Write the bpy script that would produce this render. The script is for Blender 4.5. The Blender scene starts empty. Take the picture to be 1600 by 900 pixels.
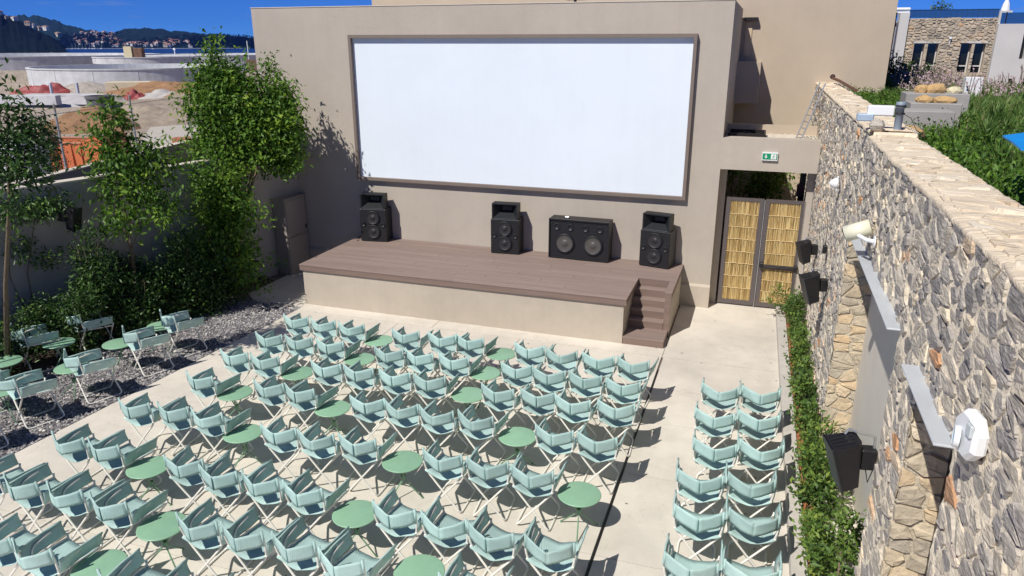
import bpy, bmesh, math, random
import numpy as np
from mathutils import Vector, Matrix
from mathutils import noise as mn
R = math.radians
rng = np.random.default_rng(7)
random.seed(7)
sc = bpy.context.scene
COL = sc.collection
PI = math.pi

# ------------------------------------------------------------------ camera
CAMZ = 5.5
PITCH, YAW, FPX = R(18.53), R(18.66), 1141.0
cam_d = bpy.data.cameras.new('camera')
cam = bpy.data.objects.new('camera', cam_d); COL.objects.link(cam)
cam.location = (0, 0, CAMZ)
cam.rotation_euler = (PI / 2 - PITCH, 0, YAW)
cam_d.sensor_width = 36; cam_d.lens = 36 * FPX / 1600
cam_d.clip_start = 0.1; cam_d.clip_end = 90000
sc.camera = cam

# ------------------------------------------------------------------ world + sun
SUN = Vector((-0.36, -0.78, 1.0)).normalized()      # direction towards the sun
elev = math.asin(SUN.z)
W = bpy.data.worlds.new('World'); sc.world = W; W.use_nodes = True
nt = W.node_tree; nt.nodes.clear()
wo = nt.nodes.new('ShaderNodeOutputWorld'); bg = nt.nodes.new('ShaderNodeBackground')
sky = nt.nodes.new('ShaderNodeTexSky'); sky.sky_type = 'NISHITA'; sky.sun_disc = False
sky.sun_elevation = elev
sky.sun_rotation = math.atan2(SUN.x, SUN.y)
sky.altitude = 9000; sky.air_density = 1.0; sky.dust_density = 0.0; sky.ozone_density = 4.0
tint = nt.nodes.new('ShaderNodeMix'); tint.data_type = 'RGBA'; tint.blend_type = 'MULTIPLY'
tint.inputs[0].default_value = 1.0
tint.inputs[7].default_value = (0.25, 0.55, 0.99, 1)
nt.links.new(sky.outputs[0], tint.inputs[6])
# faint fair-weather wisps low over the far shore
tc = nt.nodes.new('ShaderNodeTexCoord'); mp = nt.nodes.new('ShaderNodeMapping')
mp.inputs['Scale'].default_value = (9, 9, 60)
nz = nt.nodes.new('ShaderNodeTexNoise'); nz.inputs['Scale'].default_value = 1.3; nz.inputs['Detail'].default_value = 5
cr = nt.nodes.new('ShaderNodeValToRGB'); cr.color_ramp.elements[0].position = 0.60; cr.color_ramp.elements[1].position = 0.86
cmx = nt.nodes.new('ShaderNodeMix'); cmx.data_type = 'RGBA'
cmx.inputs[7].default_value = (2.0, 2.9, 5.4, 1)
nt.links.new(tc.outputs['Generated'], mp.inputs[0]); nt.links.new(mp.outputs[0], nz.inputs['Vector'])
nt.links.new(nz.outputs['Fac'], cr.inputs[0]); nt.links.new(cr.outputs[0], cmx.inputs[0])
nt.links.new(tint.outputs[2], cmx.inputs[6]); nt.links.new(cmx.outputs[2], bg.inputs[0])
nt.links.new(bg.outputs[0], wo.inputs[0])
bg.inputs[1].default_value = 0.11

sun_d = bpy.data.lights.new('sun', 'SUN'); sun_d.energy = 5.0; sun_d.angle = R(0.55); sun_d.color = (1.0, 0.95, 0.865)
sun = bpy.data.objects.new('sun', sun_d); COL.objects.link(sun)
sun.rotation_euler = (-SUN).to_track_quat('-Z', 'Y').to_euler()
vs = sc.view_settings; vs.view_transform = 'Standard'; vs.look = 'None'; vs.exposure = 0.0; vs.gamma = 1.0; vs.use_curve_mapping = False
sc.display_settings.display_device = 'sRGB'
sc.cycles.max_bounces = 6; sc.cycles.transparent_max_bounces = 6
sc.render.film_transparent = False

# ------------------------------------------------------------------ helpers
def polar(px, dist, z=0.0):
    """point at horizontal distance dist in the compass direction of a sight line"""
    x = (px - 800) / FPX; f = math.cos(PITCH) + math.sin(PITCH) * (450 - 67.5) / FPX
    vx, vy = x, f
    c, s = math.cos(YAW), math.sin(YAW)
    d = Vector((vx * c - vy * s, vx * s + vy * c, 0)).normalized()
    return Vector((d.x * dist, d.y * dist, z))
def zat(py, dist, px=200):
    """height at which a sight line stands after a horizontal distance"""
    a, b = (px - 800) / FPX, (450 - py) / FPX
    up = math.cos(PITCH) * b - math.sin(PITCH); f = math.cos(PITCH) + math.sin(PITCH) * b
    return CAMZ + up / math.hypot(a, f) * dist

MATS = {}
def mat(name, col, rough=0.8, metal=0.0, var=0.0, vscale=4.0, bump=0.0, bscale=40.0, col2=None, tone=None,
        transl=0.0, spec=0.5, stretch=(1, 1, 1), stain=0.0, coat=0.0, objrand=0.0, drip=0.0, crack=0.0):
    if name in MATS: return MATS[name]
    m = bpy.data.materials.new(name); m.use_nodes = True
    n = m.node_tree.nodes; l = m.node_tree.links; n.clear()
    out = n.new('ShaderNodeOutputMaterial'); b = n.new('ShaderNodeBsdfPrincipled')
    b.inputs['Roughness'].default_value = rough; b.inputs['Metallic'].default_value = metal
    b.inputs['Specular IOR Level'].default_value = spec
    if coat: b.inputs['Coat Weight'].default_value = coat; b.inputs['Coat Roughness'].default_value = 0.2
    geo = n.new('ShaderNodeNewGeometry')
    mpn = n.new('ShaderNodeMapping'); mpn.inputs['Scale'].default_value = stretch
    l.new(geo.outputs['Position'], mpn.inputs[0])
    P = mpn.outputs[0]
    cur = None
    if tone is not None:                       # per-face tone 0..1 through a ramp of the thing's own colours
        at = n.new('ShaderNodeAttribute'); at.attribute_name = 'tone'
        rp = n.new('ShaderNodeValToRGB'); e = rp.color_ramp.elements
        k = len(tone)
        while len(e) < k: e.new(0.5)
        for i, c in enumerate(tone): e[i].position = c[0]; e[i].color = (*c[1], 1)
        l.new(at.outputs['Fac'], rp.inputs[0]); cur = rp.outputs[0]
    else:
        rgb = n.new('ShaderNodeRGB'); rgb.outputs[0].default_value = (*col, 1); cur = rgb.outputs[0]
    if var > 0:
        t = n.new('ShaderNodeTexNoise'); t.inputs['Scale'].default_value = vscale; t.inputs['Detail'].default_value = 6
        t.inputs['Roughness'].default_value = 0.65
        l.new(P, t.inputs['Vector'])
        mr = n.new('ShaderNodeMapRange'); mr.inputs[1].default_value = 0.25; mr.inputs[2].default_value = 0.75
        l.new(t.outputs['Fac'], mr.inputs[0])
        if col2 is not None:
            mx = n.new('ShaderNodeMix'); mx.data_type = 'RGBA'
            mm = n.new('ShaderNodeMath'); mm.operation = 'MULTIPLY'; mm.inputs[1].default_value = var
            l.new(mr.outputs[0], mm.inputs[0]); l.new(mm.outputs[0], mx.inputs[0])
            l.new(cur, mx.inputs[6]); mx.inputs[7].default_value = (*col2, 1); cur = mx.outputs[2]
        else:
            mr.inputs[3].default_value = 1 - var; mr.inputs[4].default_value = 1 + var
            vm = n.new('ShaderNodeVectorMath'); vm.operation = 'SCALE'
            l.new(cur, vm.inputs[0]); l.new(mr.outputs[0], vm.inputs['Scale']); cur = vm.outputs[0]
    if stain > 0:                                # large weathering patches
        t = n.new('ShaderNodeTexNoise'); t.inputs['Scale'].default_value = 0.55; t.inputs['Detail'].default_value = 8
        l.new(geo.outputs['Position'], t.inputs['Vector'])
        mr = n.new('ShaderNodeMapRange'); mr.inputs[1].default_value = 0.35; mr.inputs[2].default_value = 0.7
        mr.inputs[3].default_value = 1.0 + stain * 0.4; mr.inputs[4].default_value = 1 - stain
        l.new(t.outputs['Fac'], mr.inputs[0])
        vm = n.new('ShaderNodeVectorMath'); vm.operation = 'SCALE'
        l.new(cur, vm.inputs[0]); l.new(mr.outputs[0], vm.inputs['Scale']); cur = vm.outputs[0]
    if drip > 0:                                 # rain streaks: noise drawn out downwards
        m2 = n.new('ShaderNodeMapping'); m2.inputs['Scale'].default_value = (5.5, 5.5, .28); l.new(geo.outputs['Position'], m2.inputs[0])
        t = n.new('ShaderNodeTexNoise'); t.inputs['Scale'].default_value = 1.0; t.inputs['Detail'].default_value = 7; t.inputs['Roughness'].default_value = .7; l.new(m2.outputs[0], t.inputs['Vector'])
        mr = n.new('ShaderNodeMapRange'); mr.inputs[1].default_value = 0.45; mr.inputs[2].default_value = 0.75; mr.inputs[3].default_value = 1.0; mr.inputs[4].default_value = 1 - drip; l.new(t.outputs['Fac'], mr.inputs[0])
        vm = n.new('ShaderNodeVectorMath'); vm.operation = 'SCALE'; l.new(cur, vm.inputs[0]); l.new(mr.outputs[0], vm.inputs['Scale']); cur = vm.outputs[0]
    if crack > 0:                                # wandering hairlines and small dark specks
        for sc__, lo, wd in ((.55, .5, .0022), (.8, .56, .0026)):
            t = n.new('ShaderNodeTexNoise'); t.inputs['Scale'].default_value = sc__; t.inputs['Detail'].default_value = 5; l.new(geo.outputs['Position'], t.inputs['Vector'])
            sb_ = n.new('ShaderNodeMath'); sb_.operation = 'SUBTRACT'; sb_.inputs[1].default_value = lo; l.new(t.outputs['Fac'], sb_.inputs[0])
            ab = n.new('ShaderNodeMath'); ab.operation = 'ABSOLUTE'; l.new(sb_.outputs[0], ab.inputs[0])
            mr = n.new('ShaderNodeMapRange'); mr.inputs[1].default_value = 0; mr.inputs[2].default_value = wd; mr.inputs[3].default_value = 1 - crack; mr.inputs[4].default_value = 1; l.new(ab.outputs[0], mr.inputs[0])
            vm = n.new('ShaderNodeVectorMath'); vm.operation = 'SCALE'; l.new(cur, vm.inputs[0]); l.new(mr.outputs[0], vm.inputs['Scale']); cur = vm.outputs[0]
        t = n.new('ShaderNodeTexVoronoi'); t.inputs['Scale'].default_value = 3.5; l.new(geo.outputs['Position'], t.inputs['Vector'])
        mr = n.new('ShaderNodeMapRange'); mr.inputs[1].default_value = .03; mr.inputs[2].default_value = .08; mr.inputs[3].default_value = 1 - crack * 1.6; mr.inputs[4].default_value = 1; l.new(t.outputs['Distance'], mr.inputs[0])
        vm = n.new('ShaderNodeVectorMath'); vm.operation = 'SCALE'; l.new(cur, vm.inputs[0]); l.new(mr.outputs[0], vm.inputs['Scale']); cur = vm.outputs[0]
    if objrand > 0:
        oi = n.new('ShaderNodeObjectInfo')
        mr = n.new('ShaderNodeMapRange'); mr.inputs[3].default_value = 1 - objrand; mr.inputs[4].default_value = 1 + objrand
        l.new(oi.outputs['Random'], mr.inputs[0])
        vm = n.new('ShaderNodeVectorMath'); vm.operation = 'SCALE'
        l.new(cur, vm.inputs[0]); l.new(mr.outputs[0], vm.inputs['Scale']); cur = vm.outputs[0]
    l.new(cur, b.inputs['Base Color'])
    if bump > 0:
        t = n.new('ShaderNodeTexNoise'); t.inputs['Scale'].default_value = bscale; t.inputs['Detail'].default_value = 5
        l.new(P, t.inputs['Vector'])
        bp = n.new('ShaderNodeBump'); bp.inputs['Strength'].default_value = 1.0; bp.inputs['Distance'].default_value = bump
        l.new(t.outputs['Fac'], bp.inputs['Height']); l.new(bp.outputs[0], b.inputs['Normal'])
    sh = b.outputs[0]
    if transl > 0:
        tr = n.new('ShaderNodeBsdfTranslucent'); l.new(cur, tr.inputs[0])
        ms = n.new('ShaderNodeMixShader'); ms.inputs[0].default_value = transl
        l.new(sh, ms.inputs[1]); l.new(tr.outputs[0], ms.inputs[2]); sh = ms.outputs[0]
    l.new(sh, out.inputs[0])
    MATS[name] = m
    return m

class MB:
    def __init__(s): s.v = []; s.f = []; s.t = []; s.m = []
    def add(s, vs, fs, tone=0.5, mi=0):
        o = len(s.v); s.v += [tuple(p) for p in vs]
        for f in fs: s.f.append(tuple(i + o for i in f)); s.t.append(tone); s.m.append(mi)
        return s
    def box(s, a, b, tone=0.5, mi=0, M=None):
        (x0, y0, z0), (x1, y1, z1) = a, b
        V = [(x0, y0, z0), (x1, y0, z0), (x1, y1, z0), (x0, y1, z0), (x0, y0, z1), (x1, y0, z1), (x1, y1, z1), (x0, y1, z1)]
        if M is not None: V = [M @ Vector(p) for p in V]
        return s.add(V, [(0, 3, 2, 1), (4, 5, 6, 7), (0, 1, 5, 4), (1, 2, 6, 5), (2, 3, 7, 6), (3, 0, 4, 7)], tone, mi)
    def bbox(s, a, b, bev=0.01, tone=0.5, mi=0, M=None):
        """box with chamfered vertical and top edges"""
        (x0, y0, z0), (x1, y1, z1) = a, b; e = bev
        def ring(i, z): return [(x0 + e + i, y0 + i, z), (x1 - e - i, y0 + i, z), (x1 - i, y0 + e + i, z), (x1 - i, y1 - e - i, z), (x1 - e - i, y1 - i, z), (x0 + e + i, y1 - i, z), (x0 + i, y1 - e - i, z), (x0 + i, y0 + e + i, z)]
        V = ring(e * .7, z0) + ring(0, z0 + e) + ring(0, z1 - e) + ring(e * .7, z1)
        if M is not None: V = [M @ Vector(p) for p in V]
        F = [tuple(reversed(range(8))), tuple(range(24, 32))]
        for k in range(3):
            for i in range(8): F.append((k * 8 + i, k * 8 + (i + 1) % 8, k * 8 + 8 + (i + 1) % 8, k * 8 + 8 + i))
        return s.add(V, F, tone, mi)
    def tube(s, pts, r=0.012, seg=7, tone=0.5, mi=0, caps=True):
        pts = [Vector(p) for p in pts]; n = len(pts)
        rs = r if isinstance(r, (list, tuple)) else [r] * n
        T = []
        for i in range(n):
            a = pts[max(i - 1, 0)]; b = pts[min(i + 1, n - 1)]; T.append((b - a).normalized())
        up = Vector((0, 0, 1)) if abs(T[0].z) < .9 else Vector((1, 0, 0))
        N = T[0].cross(up).normalized(); V = []
        for i in range(n):
            N = (N - T[i] * N.dot(T[i])).normalized(); B = T[i].cross(N)
            for k in range(seg):
                a = 2 * PI * k / seg; V.append(pts[i] + (N * math.cos(a) + B * math.sin(a)) * rs[i])
        F = []
        for i in range(n - 1):
            for k in range(seg):
                F.append((i * seg + k, i * seg + (k + 1) % seg, (i + 1) * seg + (k + 1) % seg, (i + 1) * seg + k))
        if caps: F.append(tuple(reversed(range(seg)))); F.append(tuple(range((n - 1) * seg, n * seg)))
        return s.add(V, F, tone, mi)
    def lathe(s, prof, seg=20, M=None, tone=0.5, mi=0, cap=False):
        """profile of (radius, height) turned about local Z"""
        V = []; F = []
        for (r, z) in prof:
            for k in range(seg):
                a = 2 * PI * k / seg; V.append(Vector((r * math.cos(a), r * math.sin(a), z)))
        for i in range(len(prof) - 1):
            for k in range(seg):
                F.append((i * seg + k, i * seg + (k + 1) % seg, (i + 1) * seg + (k + 1) % seg, (i + 1) * seg + k))
        if cap: F.append(tuple(reversed(range(seg)))); F.append(tuple(range((len(prof) - 1) * seg, len(prof) * seg)))
        if M is not None: V = [M @ p for p in V]
        return s.add(V, F, tone, mi)
    def sheet(s, G, th=0.006, tone=0.5, mi=0):
        """grid of points G[i][j] given a thickness"""
        ni, nj = len(G), len(G[0]); P = [[Vector(p) for p in r] for r in G]
        top = []; bot = []
        for i in range(ni):
            for j in range(nj):
                a = P[min(i + 1, ni - 1)][j] - P[max(i - 1, 0)][j]; b = P[i][min(j + 1, nj - 1)] - P[i][max(j - 1, 0)]
                nn = a.cross(b).normalized() * th / 2
                top.append(P[i][j] + nn); bot.append(P[i][j] - nn)
        o = ni * nj; F = []
        for i in range(ni - 1):
            for j in range(nj - 1):
                q = (i * nj + j, (i + 1) * nj + j, (i + 1) * nj + j + 1, i * nj + j + 1)
                F.append(q); F.append(tuple(x + o for x in reversed(q)))
        rim = [i * nj for i in range(ni)] + [(ni - 1) * nj + j for j in range(1, nj)] + [i * nj + nj - 1 for i in range(ni - 2, -1, -1)] + [j for j in range(nj - 2, 0, -1)]
        for a, b in zip(rim, rim[1:] + rim[:1]): F.append((b, a, a + o, b + o))
        return s.add(top + bot, F, tone, mi)
    def build(s, name, mats, parent=None, smooth=False, kind=None, label=None):
        me = bpy.data.meshes.new(name)
        me.from_pydata(s.v, [], s.f)
        if not isinstance(mats, (list, tuple)): mats = [mats]
        for m in mats: me.materials.append(m)
        at = me.attributes.new('tone', 'FLOAT', 'FACE'); at.data.foreach_set('value', s.t)
        if len(mats) > 1: me.polygons.foreach_set('material_index', s.m)
        if smooth: me.polygons.foreach_set('use_smooth', [True] * len(s.f))
        me.update()
        o = bpy.data.objects.new(name, me); COL.objects.link(o)
        if parent is not None: o.parent = parent
        if kind: o['kind'] = kind
        if label: o['label'] = label
        return o

def np_mesh(name, V, F, mats, tones=None, parent=None, kind=None, smooth=False):
    """fast mesh from numpy arrays with constant face size"""
    me = bpy.data.meshes.new(name); n, k = F.shape
    me.vertices.add(len(V)); me.vertices.foreach_set('co', np.ascontiguousarray(V, dtype=np.float32).ravel())
    me.loops.add(n * k); me.loops.foreach_set('vertex_index', F.astype(np.int32).ravel())
    me.polygons.add(n); me.polygons.foreach_set('loop_start', np.arange(0, n * k, k, dtype=np.int32))
    me.update(calc_edges=True)
    if not isinstance(mats, (list, tuple)): mats = [mats]
    for m in mats: me.materials.append(m)
    at = me.attributes.new('tone', 'FLOAT', 'FACE')
    at.data.foreach_set('value', np.asarray(tones if tones is not None else np.full(n, .5), dtype=np.float32))
    if smooth: me.polygons.foreach_set('use_smooth', np.ones(n, dtype=bool))
    o = bpy.data.objects.new(name, me); COL.objects.link(o)
    if parent is not None: o.parent = parent
    if kind: o['kind'] = kind
    return o

def thing(name, label, cat, loc=(0, 0, 0), rz=0.0, group=None):
    o = bpy.data.objects.new(name, None); COL.objects.link(o); o.empty_display_size = .2
    o.location = loc; o.rotation_euler = (0, 0, rz); o['label'] = label; o['category'] = cat
    if group: o['group'] = group
    return o
def tag(o, label, cat, group=None):
    o['label'] = label; o['category'] = cat
    if group: o['group'] = group
    return o
def struct(o): o['kind'] = 'structure'; return o
def copy_thing(root, loc, rz, label, group=None, swap=None):
    r = root.copy(); COL.objects.link(r); r.location = loc; r.rotation_euler = (0, 0, rz); r['label'] = label
    if group: r['group'] = group
    for ch in list(root.children):
        c = ch.copy(); COL.objects.link(c); c.parent = r
        if swap and ch.name.split('.')[0] in swap: c.data = swap[ch.name.split('.')[0]]
        for g in ch.children:
            d = g.copy(); COL.objects.link(d); d.parent = c
    return r
def ORD(n): return ['zeroth', 'first', 'second', 'third', 'fourth', 'fifth', 'sixth', 'seventh', 'eighth', 'ninth', 'tenth', 'eleventh'][n]

# ------------------------------------------------------------------ materials
plaster = mat('taupe_plaster', (.45, .40, .345), .9, var=.07, vscale=2.2, bump=.004, bscale=55, stain=.08, drip=.045)
plaster2 = mat('warm_plaster', (.50, .415, .32), .9, var=.05, vscale=2.0, bump=.003, bscale=60, stain=.06, drip=.035)
plaster_base = mat('stage_plaster', (.455, .40, .335), .9, var=.06, vscale=3.0, bump=.003, bscale=60, stain=.08, drip=.04)
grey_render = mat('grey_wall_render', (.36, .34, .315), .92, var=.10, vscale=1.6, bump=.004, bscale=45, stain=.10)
coping_m = mat('pale_coping', (.62, .57, .49), .85, var=.08, vscale=6, bump=.003, bscale=60)
screen_m = mat('screen_white', (.73, .80, .885), .85, var=.02, vscale=1.5, bump=.001, bscale=30, stain=.03, drip=.02)
frame_m = mat('screen_frame_brown', (.19, .152, .13), .6, var=.06, vscale=5)
floor_m = mat('pale_concrete_floor', (.635, .59, .52), .8, var=.10, vscale=2.6, bump=.0015, bscale=90, stain=.15, objrand=.05, crack=.13)
joint_m = mat('floor_joint', (.20, .17, .14), .95, var=.2, vscale=20)
curb_m = mat('curb_concrete', (.52, .49, .45), .85, var=.10, vscale=7, bump=.003, bscale=60, stain=.12)
drain_m = mat('drain_black', (.012, .012, .012), .5)
deck_m = mat('deck_composite', (.245, .182, .158), .75, var=.16, vscale=9, bump=.0012, bscale=60, stretch=(.12, 1.6, 1.6), objrand=.07)
deck_dark = mat('deck_fascia', (.20, .14, .118), .75, var=.16, vscale=9, bump=.0015, bscale=60, stretch=(.12, 1.6, 1.6), objrand=.06)
blackbox = mat('speaker_black', (.012, .012, .014), .45, var=.2, vscale=8, bump=.0006, bscale=300)
blackhorn = mat('horn_black', (.016, .018, .022), .48, spec=.4)
cone_m = mat('driver_cone', (.028, .027, .03), .5, spec=.4)
cone_l = mat('driver_cone_light', (.085, .08, .075), .4)
gate_metal = mat('gate_metal', (.135, .115, .115), .45, metal=.35, var=.06, vscale=8)
reed_m = mat('reed', (.62, .43, .17), .7, tone=[(0, (.36, .23, .09)), (.35, (.62, .46, .20)), (1, (.82, .68, .38))])
batten_m = mat('reed_binding', (.70, .54, .28), .6)
white_tube = mat('cream_tube_paint', (.80, .78, .72), .38, spec=.5, objrand=.03)
table_m = mat('green_table_enamel', (.26, .46, .31), .38, spec=.5, var=.07, vscale=7, objrand=.07, stain=.06)
table_leg = mat('green_table_leg', (.17, .33, .20), .4)
gravel_m = mat('gravel_stone', (.3, .29, .3), .85, tone=[(0, (.10, .10, .12)), (.5, (.27, .26, .27)), (.85, (.48, .45, .42)), (1, (.62, .60, .57))])
gravelbed = mat('gravel_bed', (.14, .13, .14), .95, var=.5, vscale=30, bump=.01, bscale=60)
soil_m = mat('dark_soil', (.055, .04, .03), .95, var=.4, vscale=8, bump=.02, bscale=20)
redsoil = mat('red_planter_soil', (.36, .145, .06), .95, var=.35, vscale=14, bump=.012, bscale=30, col2=None)
mortar_m = mat('stone_wall_mortar', (.86, .76, .59), .95, var=.20, vscale=9, bump=.010, bscale=50)
stone_m = mat('rubble_stone', (.3, .3, .3), .9, var=.42, vscale=20, bump=.022, bscale=34, stretch=(1, .45, 1.7),
              tone=[(0, (.24, .225, .215)), (.25, (.34, .315, .295)), (.50, (.46, .42, .365)), (.70, (.55, .49, .40)), (.87, (.64, .56, .43)), (.94, (.52, .27, .13)), (1, (.74, .69, .60))])
jamb_m = mat('jamb_stone', (.5, .42, .3), .88, var=.20, vscale=10, bump=.014, bscale=24,
             tone=[(0, (.36, .32, .26)), (.5, (.52, .44, .32)), (.85, (.60, .44, .26)), (1, (.66, .60, .48))])
coping_stone = mat('coping_stone', (.6, .5, .4), .9, var=.24, vscale=5, bump=.022, bscale=16, stretch=(.35, 2.6, 1),
                   tone=[(0, (.58, .46, .33)), (.5, (.70, .60, .46)), (1, (.76, .69, .57))])
panel_grey = mat('shutter_grey', (.70, .65, .57), .7, var=.05, vscale=3)
slab_m = mat('canopy_galvanised', (.60, .64, .69), .42, metal=.25, var=.06, vscale=4, stain=.06)
darkmetal = mat('dark_bronze_metal', (.035, .03, .028), .4, metal=.4)
white_p = mat('white_plastic', (.80, .82, .84), .4)
cream_p = mat('cream_plastic', (.74, .73, .58), .45)
glassm = mat('window_dark_glass', (.01, .013, .016), .08, spec=.8)
bark_m = mat('bark', (.16, .12, .08), .9, var=.3, vscale=20, bump=.01, bscale=40)
alu = mat('aluminium', (.52, .53, .54), .4, metal=.7, var=.1, vscale=20)
pipe_m = mat('grey_pvc_pipe', (.22, .27, .34), .5)
leafA = mat('leaf_mid_green', (.06, .13, .02), .5, transl=.36, spec=.35,
            tone=[(0, (.020, .055, .010)), (.35, (.06, .145, .02)), (.7, (.15, .28, .03)), (1, (.32, .45, .05))])
leafB = mat('leaf_dark_green', (.03, .07, .02), .45, transl=.2, spec=.4,
            tone=[(0, (.014, .036, .010)), (.5, (.040, .095, .020)), (.85, (.10, .19, .035)), (1, (.20, .31, .06))])
leafC = mat('leaf_shrub_green', (.06, .11, .03), .5, transl=.2, spec=.35,
            tone=[(0, (.025, .055, .014)), (.45, (.065, .13, .025)), (.75, (.17, .26, .045)), (.97, (.30, .33, .07)), (1, (.26, .18, .06))])
grass_m = mat('grass_blade', (.08, .13, .03), .6, transl=.25,
              tone=[(0, (.04, .09, .022)), (.45, (.09, .19, .035)), (.8, (.18, .25, .06)), (1, (.36, .31, .15))])
flower_m = mat('flower_stalk', (.3, .2, .25), .7, tone=[(0, (.16, .14, .08)), (.5, (.24, .17, .17)), (1, (.46, .34, .40))])
sandstone = mat('sandstone_boulder', (.50, .33, .15), .9, var=.2, vscale=6, bump=.02, bscale=14)
conc = mat('site_concrete', (.56, .57, .59), .85, var=.10, vscale=.8, bump=.01, bscale=8, stain=.15)
conc_d = mat('step_concrete', (.36, .345, .33), .88, var=.12, vscale=5, bump=.004, bscale=40, stain=.1)
earth = mat('site_earth', (.30, .235, .18), .95, var=.7, vscale=.35, bump=.35, bscale=1.6, col2=(.50, .45, .39))
brown_earth = mat('brown_earth', (.30, .17, .09), .95, var=.35, vscale=.7, bump=.12, bscale=2.5)
grey_heap = mat('grey_rubble', (.40, .36, .32), .95, var=.3, vscale=1.0, bump=.12, bscale=2.5)
sea_m = mat('sea_water', (.004, .03, .13), .35, spec=.28, bump=.25, bscale=.12)
hill_m = mat('hill_scrub', (.010, .022, .026), .95, spec=.05, var=.45, vscale=.022, bump=3.0, bscale=.05)
hill_n = mat('hill_scrub_near', (.006, .012, .016), .95, spec=.05, var=.5, vscale=.03, bump=3.0, bscale=.06)
orange_m = mat('orange_skip_paint', (.66, .19, .07), .5, var=.14, vscale=2, stain=.12)
red_tarp = mat('red_tarp', (.30, .06, .06), .6, var=.2, vscale=2)

# ================================================================== GROUND, SEA
def plane_poly(name, pts, z, m, parent=None):
    mb = MB(); mb.add([(p[0], p[1], z) for p in pts], [tuple(range(len(pts)))]); return mb.build(name, m, parent)
struct(plane_poly('sea', [(-60000, -20000), (60000, -20000), (60000, 60000), (-60000, 60000)], -12, sea_m))
# land: gently uneven sheet, coast about half a kilometre off
N = 90
xs = np.linspace(-560, 560, N); ys = np.linspace(-200, 430, N)
coast = lambda x: 330 + 25 * math.sin(x * .01)
V = []
for j, y in enumerate(ys):
    for x in xs:
        d = math.hypot(x, y); lim = 470 + 20 * math.sin(x * .02)
        z = -2.5 + 0.18 * math.sin(x * .09) * math.cos(y * .07) * min(1, d / 60)
        if d > lim: z = -2.5 - (d - lim) * .8
        V.append((x, y, max(z, -16)))
F = np.array([(j * N + i, j * N + i + 1, (j + 1) * N + i + 1, (j + 1) * N + i) for j in range(N - 1) for i in range(N - 1)])
struct(np_mesh('ground', np.array(V), F, earth, smooth=True))

# ------------------------------------------------------------------ courtyard floor: concrete panels with recessed joints
floor = struct(MB().box((-12.2, -3, -.30), (1.30, 16.6, -.012)).build('floor', joint_m))
gx = lambda y: -9.20 - (12.7 - y) * .056               # edge against the gravel
def quad_panel(pts, z0=-.011, z1=0.0):
    n = len(pts); mb = MB()
    V = [(p[0], p[1], z0) for p in pts] + [(p[0], p[1], z1) for p in pts]
    mb.add(V, [tuple(range(n, 2 * n))] + [(i, (i + 1) % n, n + (i + 1) % n, n + i) for i in range(n)])
    return mb
g = .005
ysj = [-2.8, -1.0, .5, 2.1, 3.7, 5.3, 6.82, 8.4, 9.9, 11.2, 12.62]
xsj = [None, -6.75, -4.1, -1.345]
for a, b in zip(ysj[:-1], ysj[1:]):
    for k in range(3):
        if k == 0: pts = [(gx(a), a + g), (xsj[1] - g, a + g), (xsj[1] - g, b - g), (gx(b), b - g)]
        else: pts = [(xsj[k] + g, a + g), (xsj[k + 1] - g, a + g), (xsj[k + 1] - g, b - g), (xsj[k] + g, b - g)]
        quad_panel(pts).build('floor_panel', floor_m, floor)
for a, b in zip([-2.8, .5, 3.7, 6.82, 8.6, 10.1, 11.3], [.5, 3.7, 6.82, 8.6, 10.1, 11.3, 12.62]):
    quad_panel([(-1.315 + g, a + g), (.95, a + g), (.95, b - g), (-1.315 + g, b - g)]).build('floor_panel', floor_m, floor)
quad_panel([(gx(12.65) - .0, 12.63), (-6.0, 12.63), (-6.0, 13.6), (-9.6, 13.6), (-10.9, 13.2), (-10.4, 12.78)]).build('floor_panel', floor_m, floor)
quad_panel([(-5.99, 12.63), (-1.345, 12.63), (-1.345, 13.6), (-5.99, 13.6)]).build('floor_panel', floor_m, floor)
quad_panel([(-1.335, 12.63), (1.05, 12.63), (1.05, 16.55), (-1.335, 16.55)]).build('floor_panel', floor_m, floor)
quad_panel([(-10.9, 13.21), (-9.6, 13.61), (-6, 13.61), (-6, 15.66), (-10.9, 15.66)]).build('floor_panel', floor_m, floor)
MB().box((-1.342, -3, -.010), (-1.318, 12.05, .003)).box((-1.342, 12.05, -.010), (-1.338, 12.62, -.002)).build('drain_slot', drain_m, floor)
# gravel strip: bed plus loose pebbles
bed = struct(plane_poly('gravel_bed', [(-12.0, 12.9), (-10.4, 12.78), (-9.2, 12.66), (gx(12.6), 12.6), (gx(-2), -2), (-15.5, -2)], -.008, gravelbed))
n = 26000
py = rng.uniform(3.6, 12.85, n); px = rng.uniform(-12.2, -9.1, n)
keep = (px < -9.20 - (12.7 - py) * .056 - .01) & (px > -11.5 - (13 - py) * .12)
px, py = px[keep], py[keep]; n = len(px)
base = np.array([(1, 0, 0), (0, 1, 0), (-1, 0, 0), (0, -1, 0), (0, 0, 1)], float)
s = rng.uniform(.013, .030, (n, 1, 1)) * rng.uniform(.65, 1.2, (n, 1, 3)); a = rng.uniform(0, 6.28, n)
ca, sa = np.cos(a)[:, None], np.sin(a)[:, None]
B = base[None] * s + rng.uniform(-.004, .004, (n, 5, 3))
X = B[:, :, 0] * ca - B[:, :, 1] * sa + px[:, None]; Y = B[:, :, 0] * sa + B[:, :, 1] * ca + py[:, None]
Z = B[:, :, 2] * .8 + rng.uniform(-.006, .008, n)[:, None] + .002
V = np.stack([X, Y, Z], -1).reshape(-1, 3)
Fb = np.array([(0, 1, 4), (1, 2, 4), (2, 3, 4), (3, 0, 4)])
F = (np.arange(n)[:, None, None] * 5 + Fb[None]).reshape(-1, 3)
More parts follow.
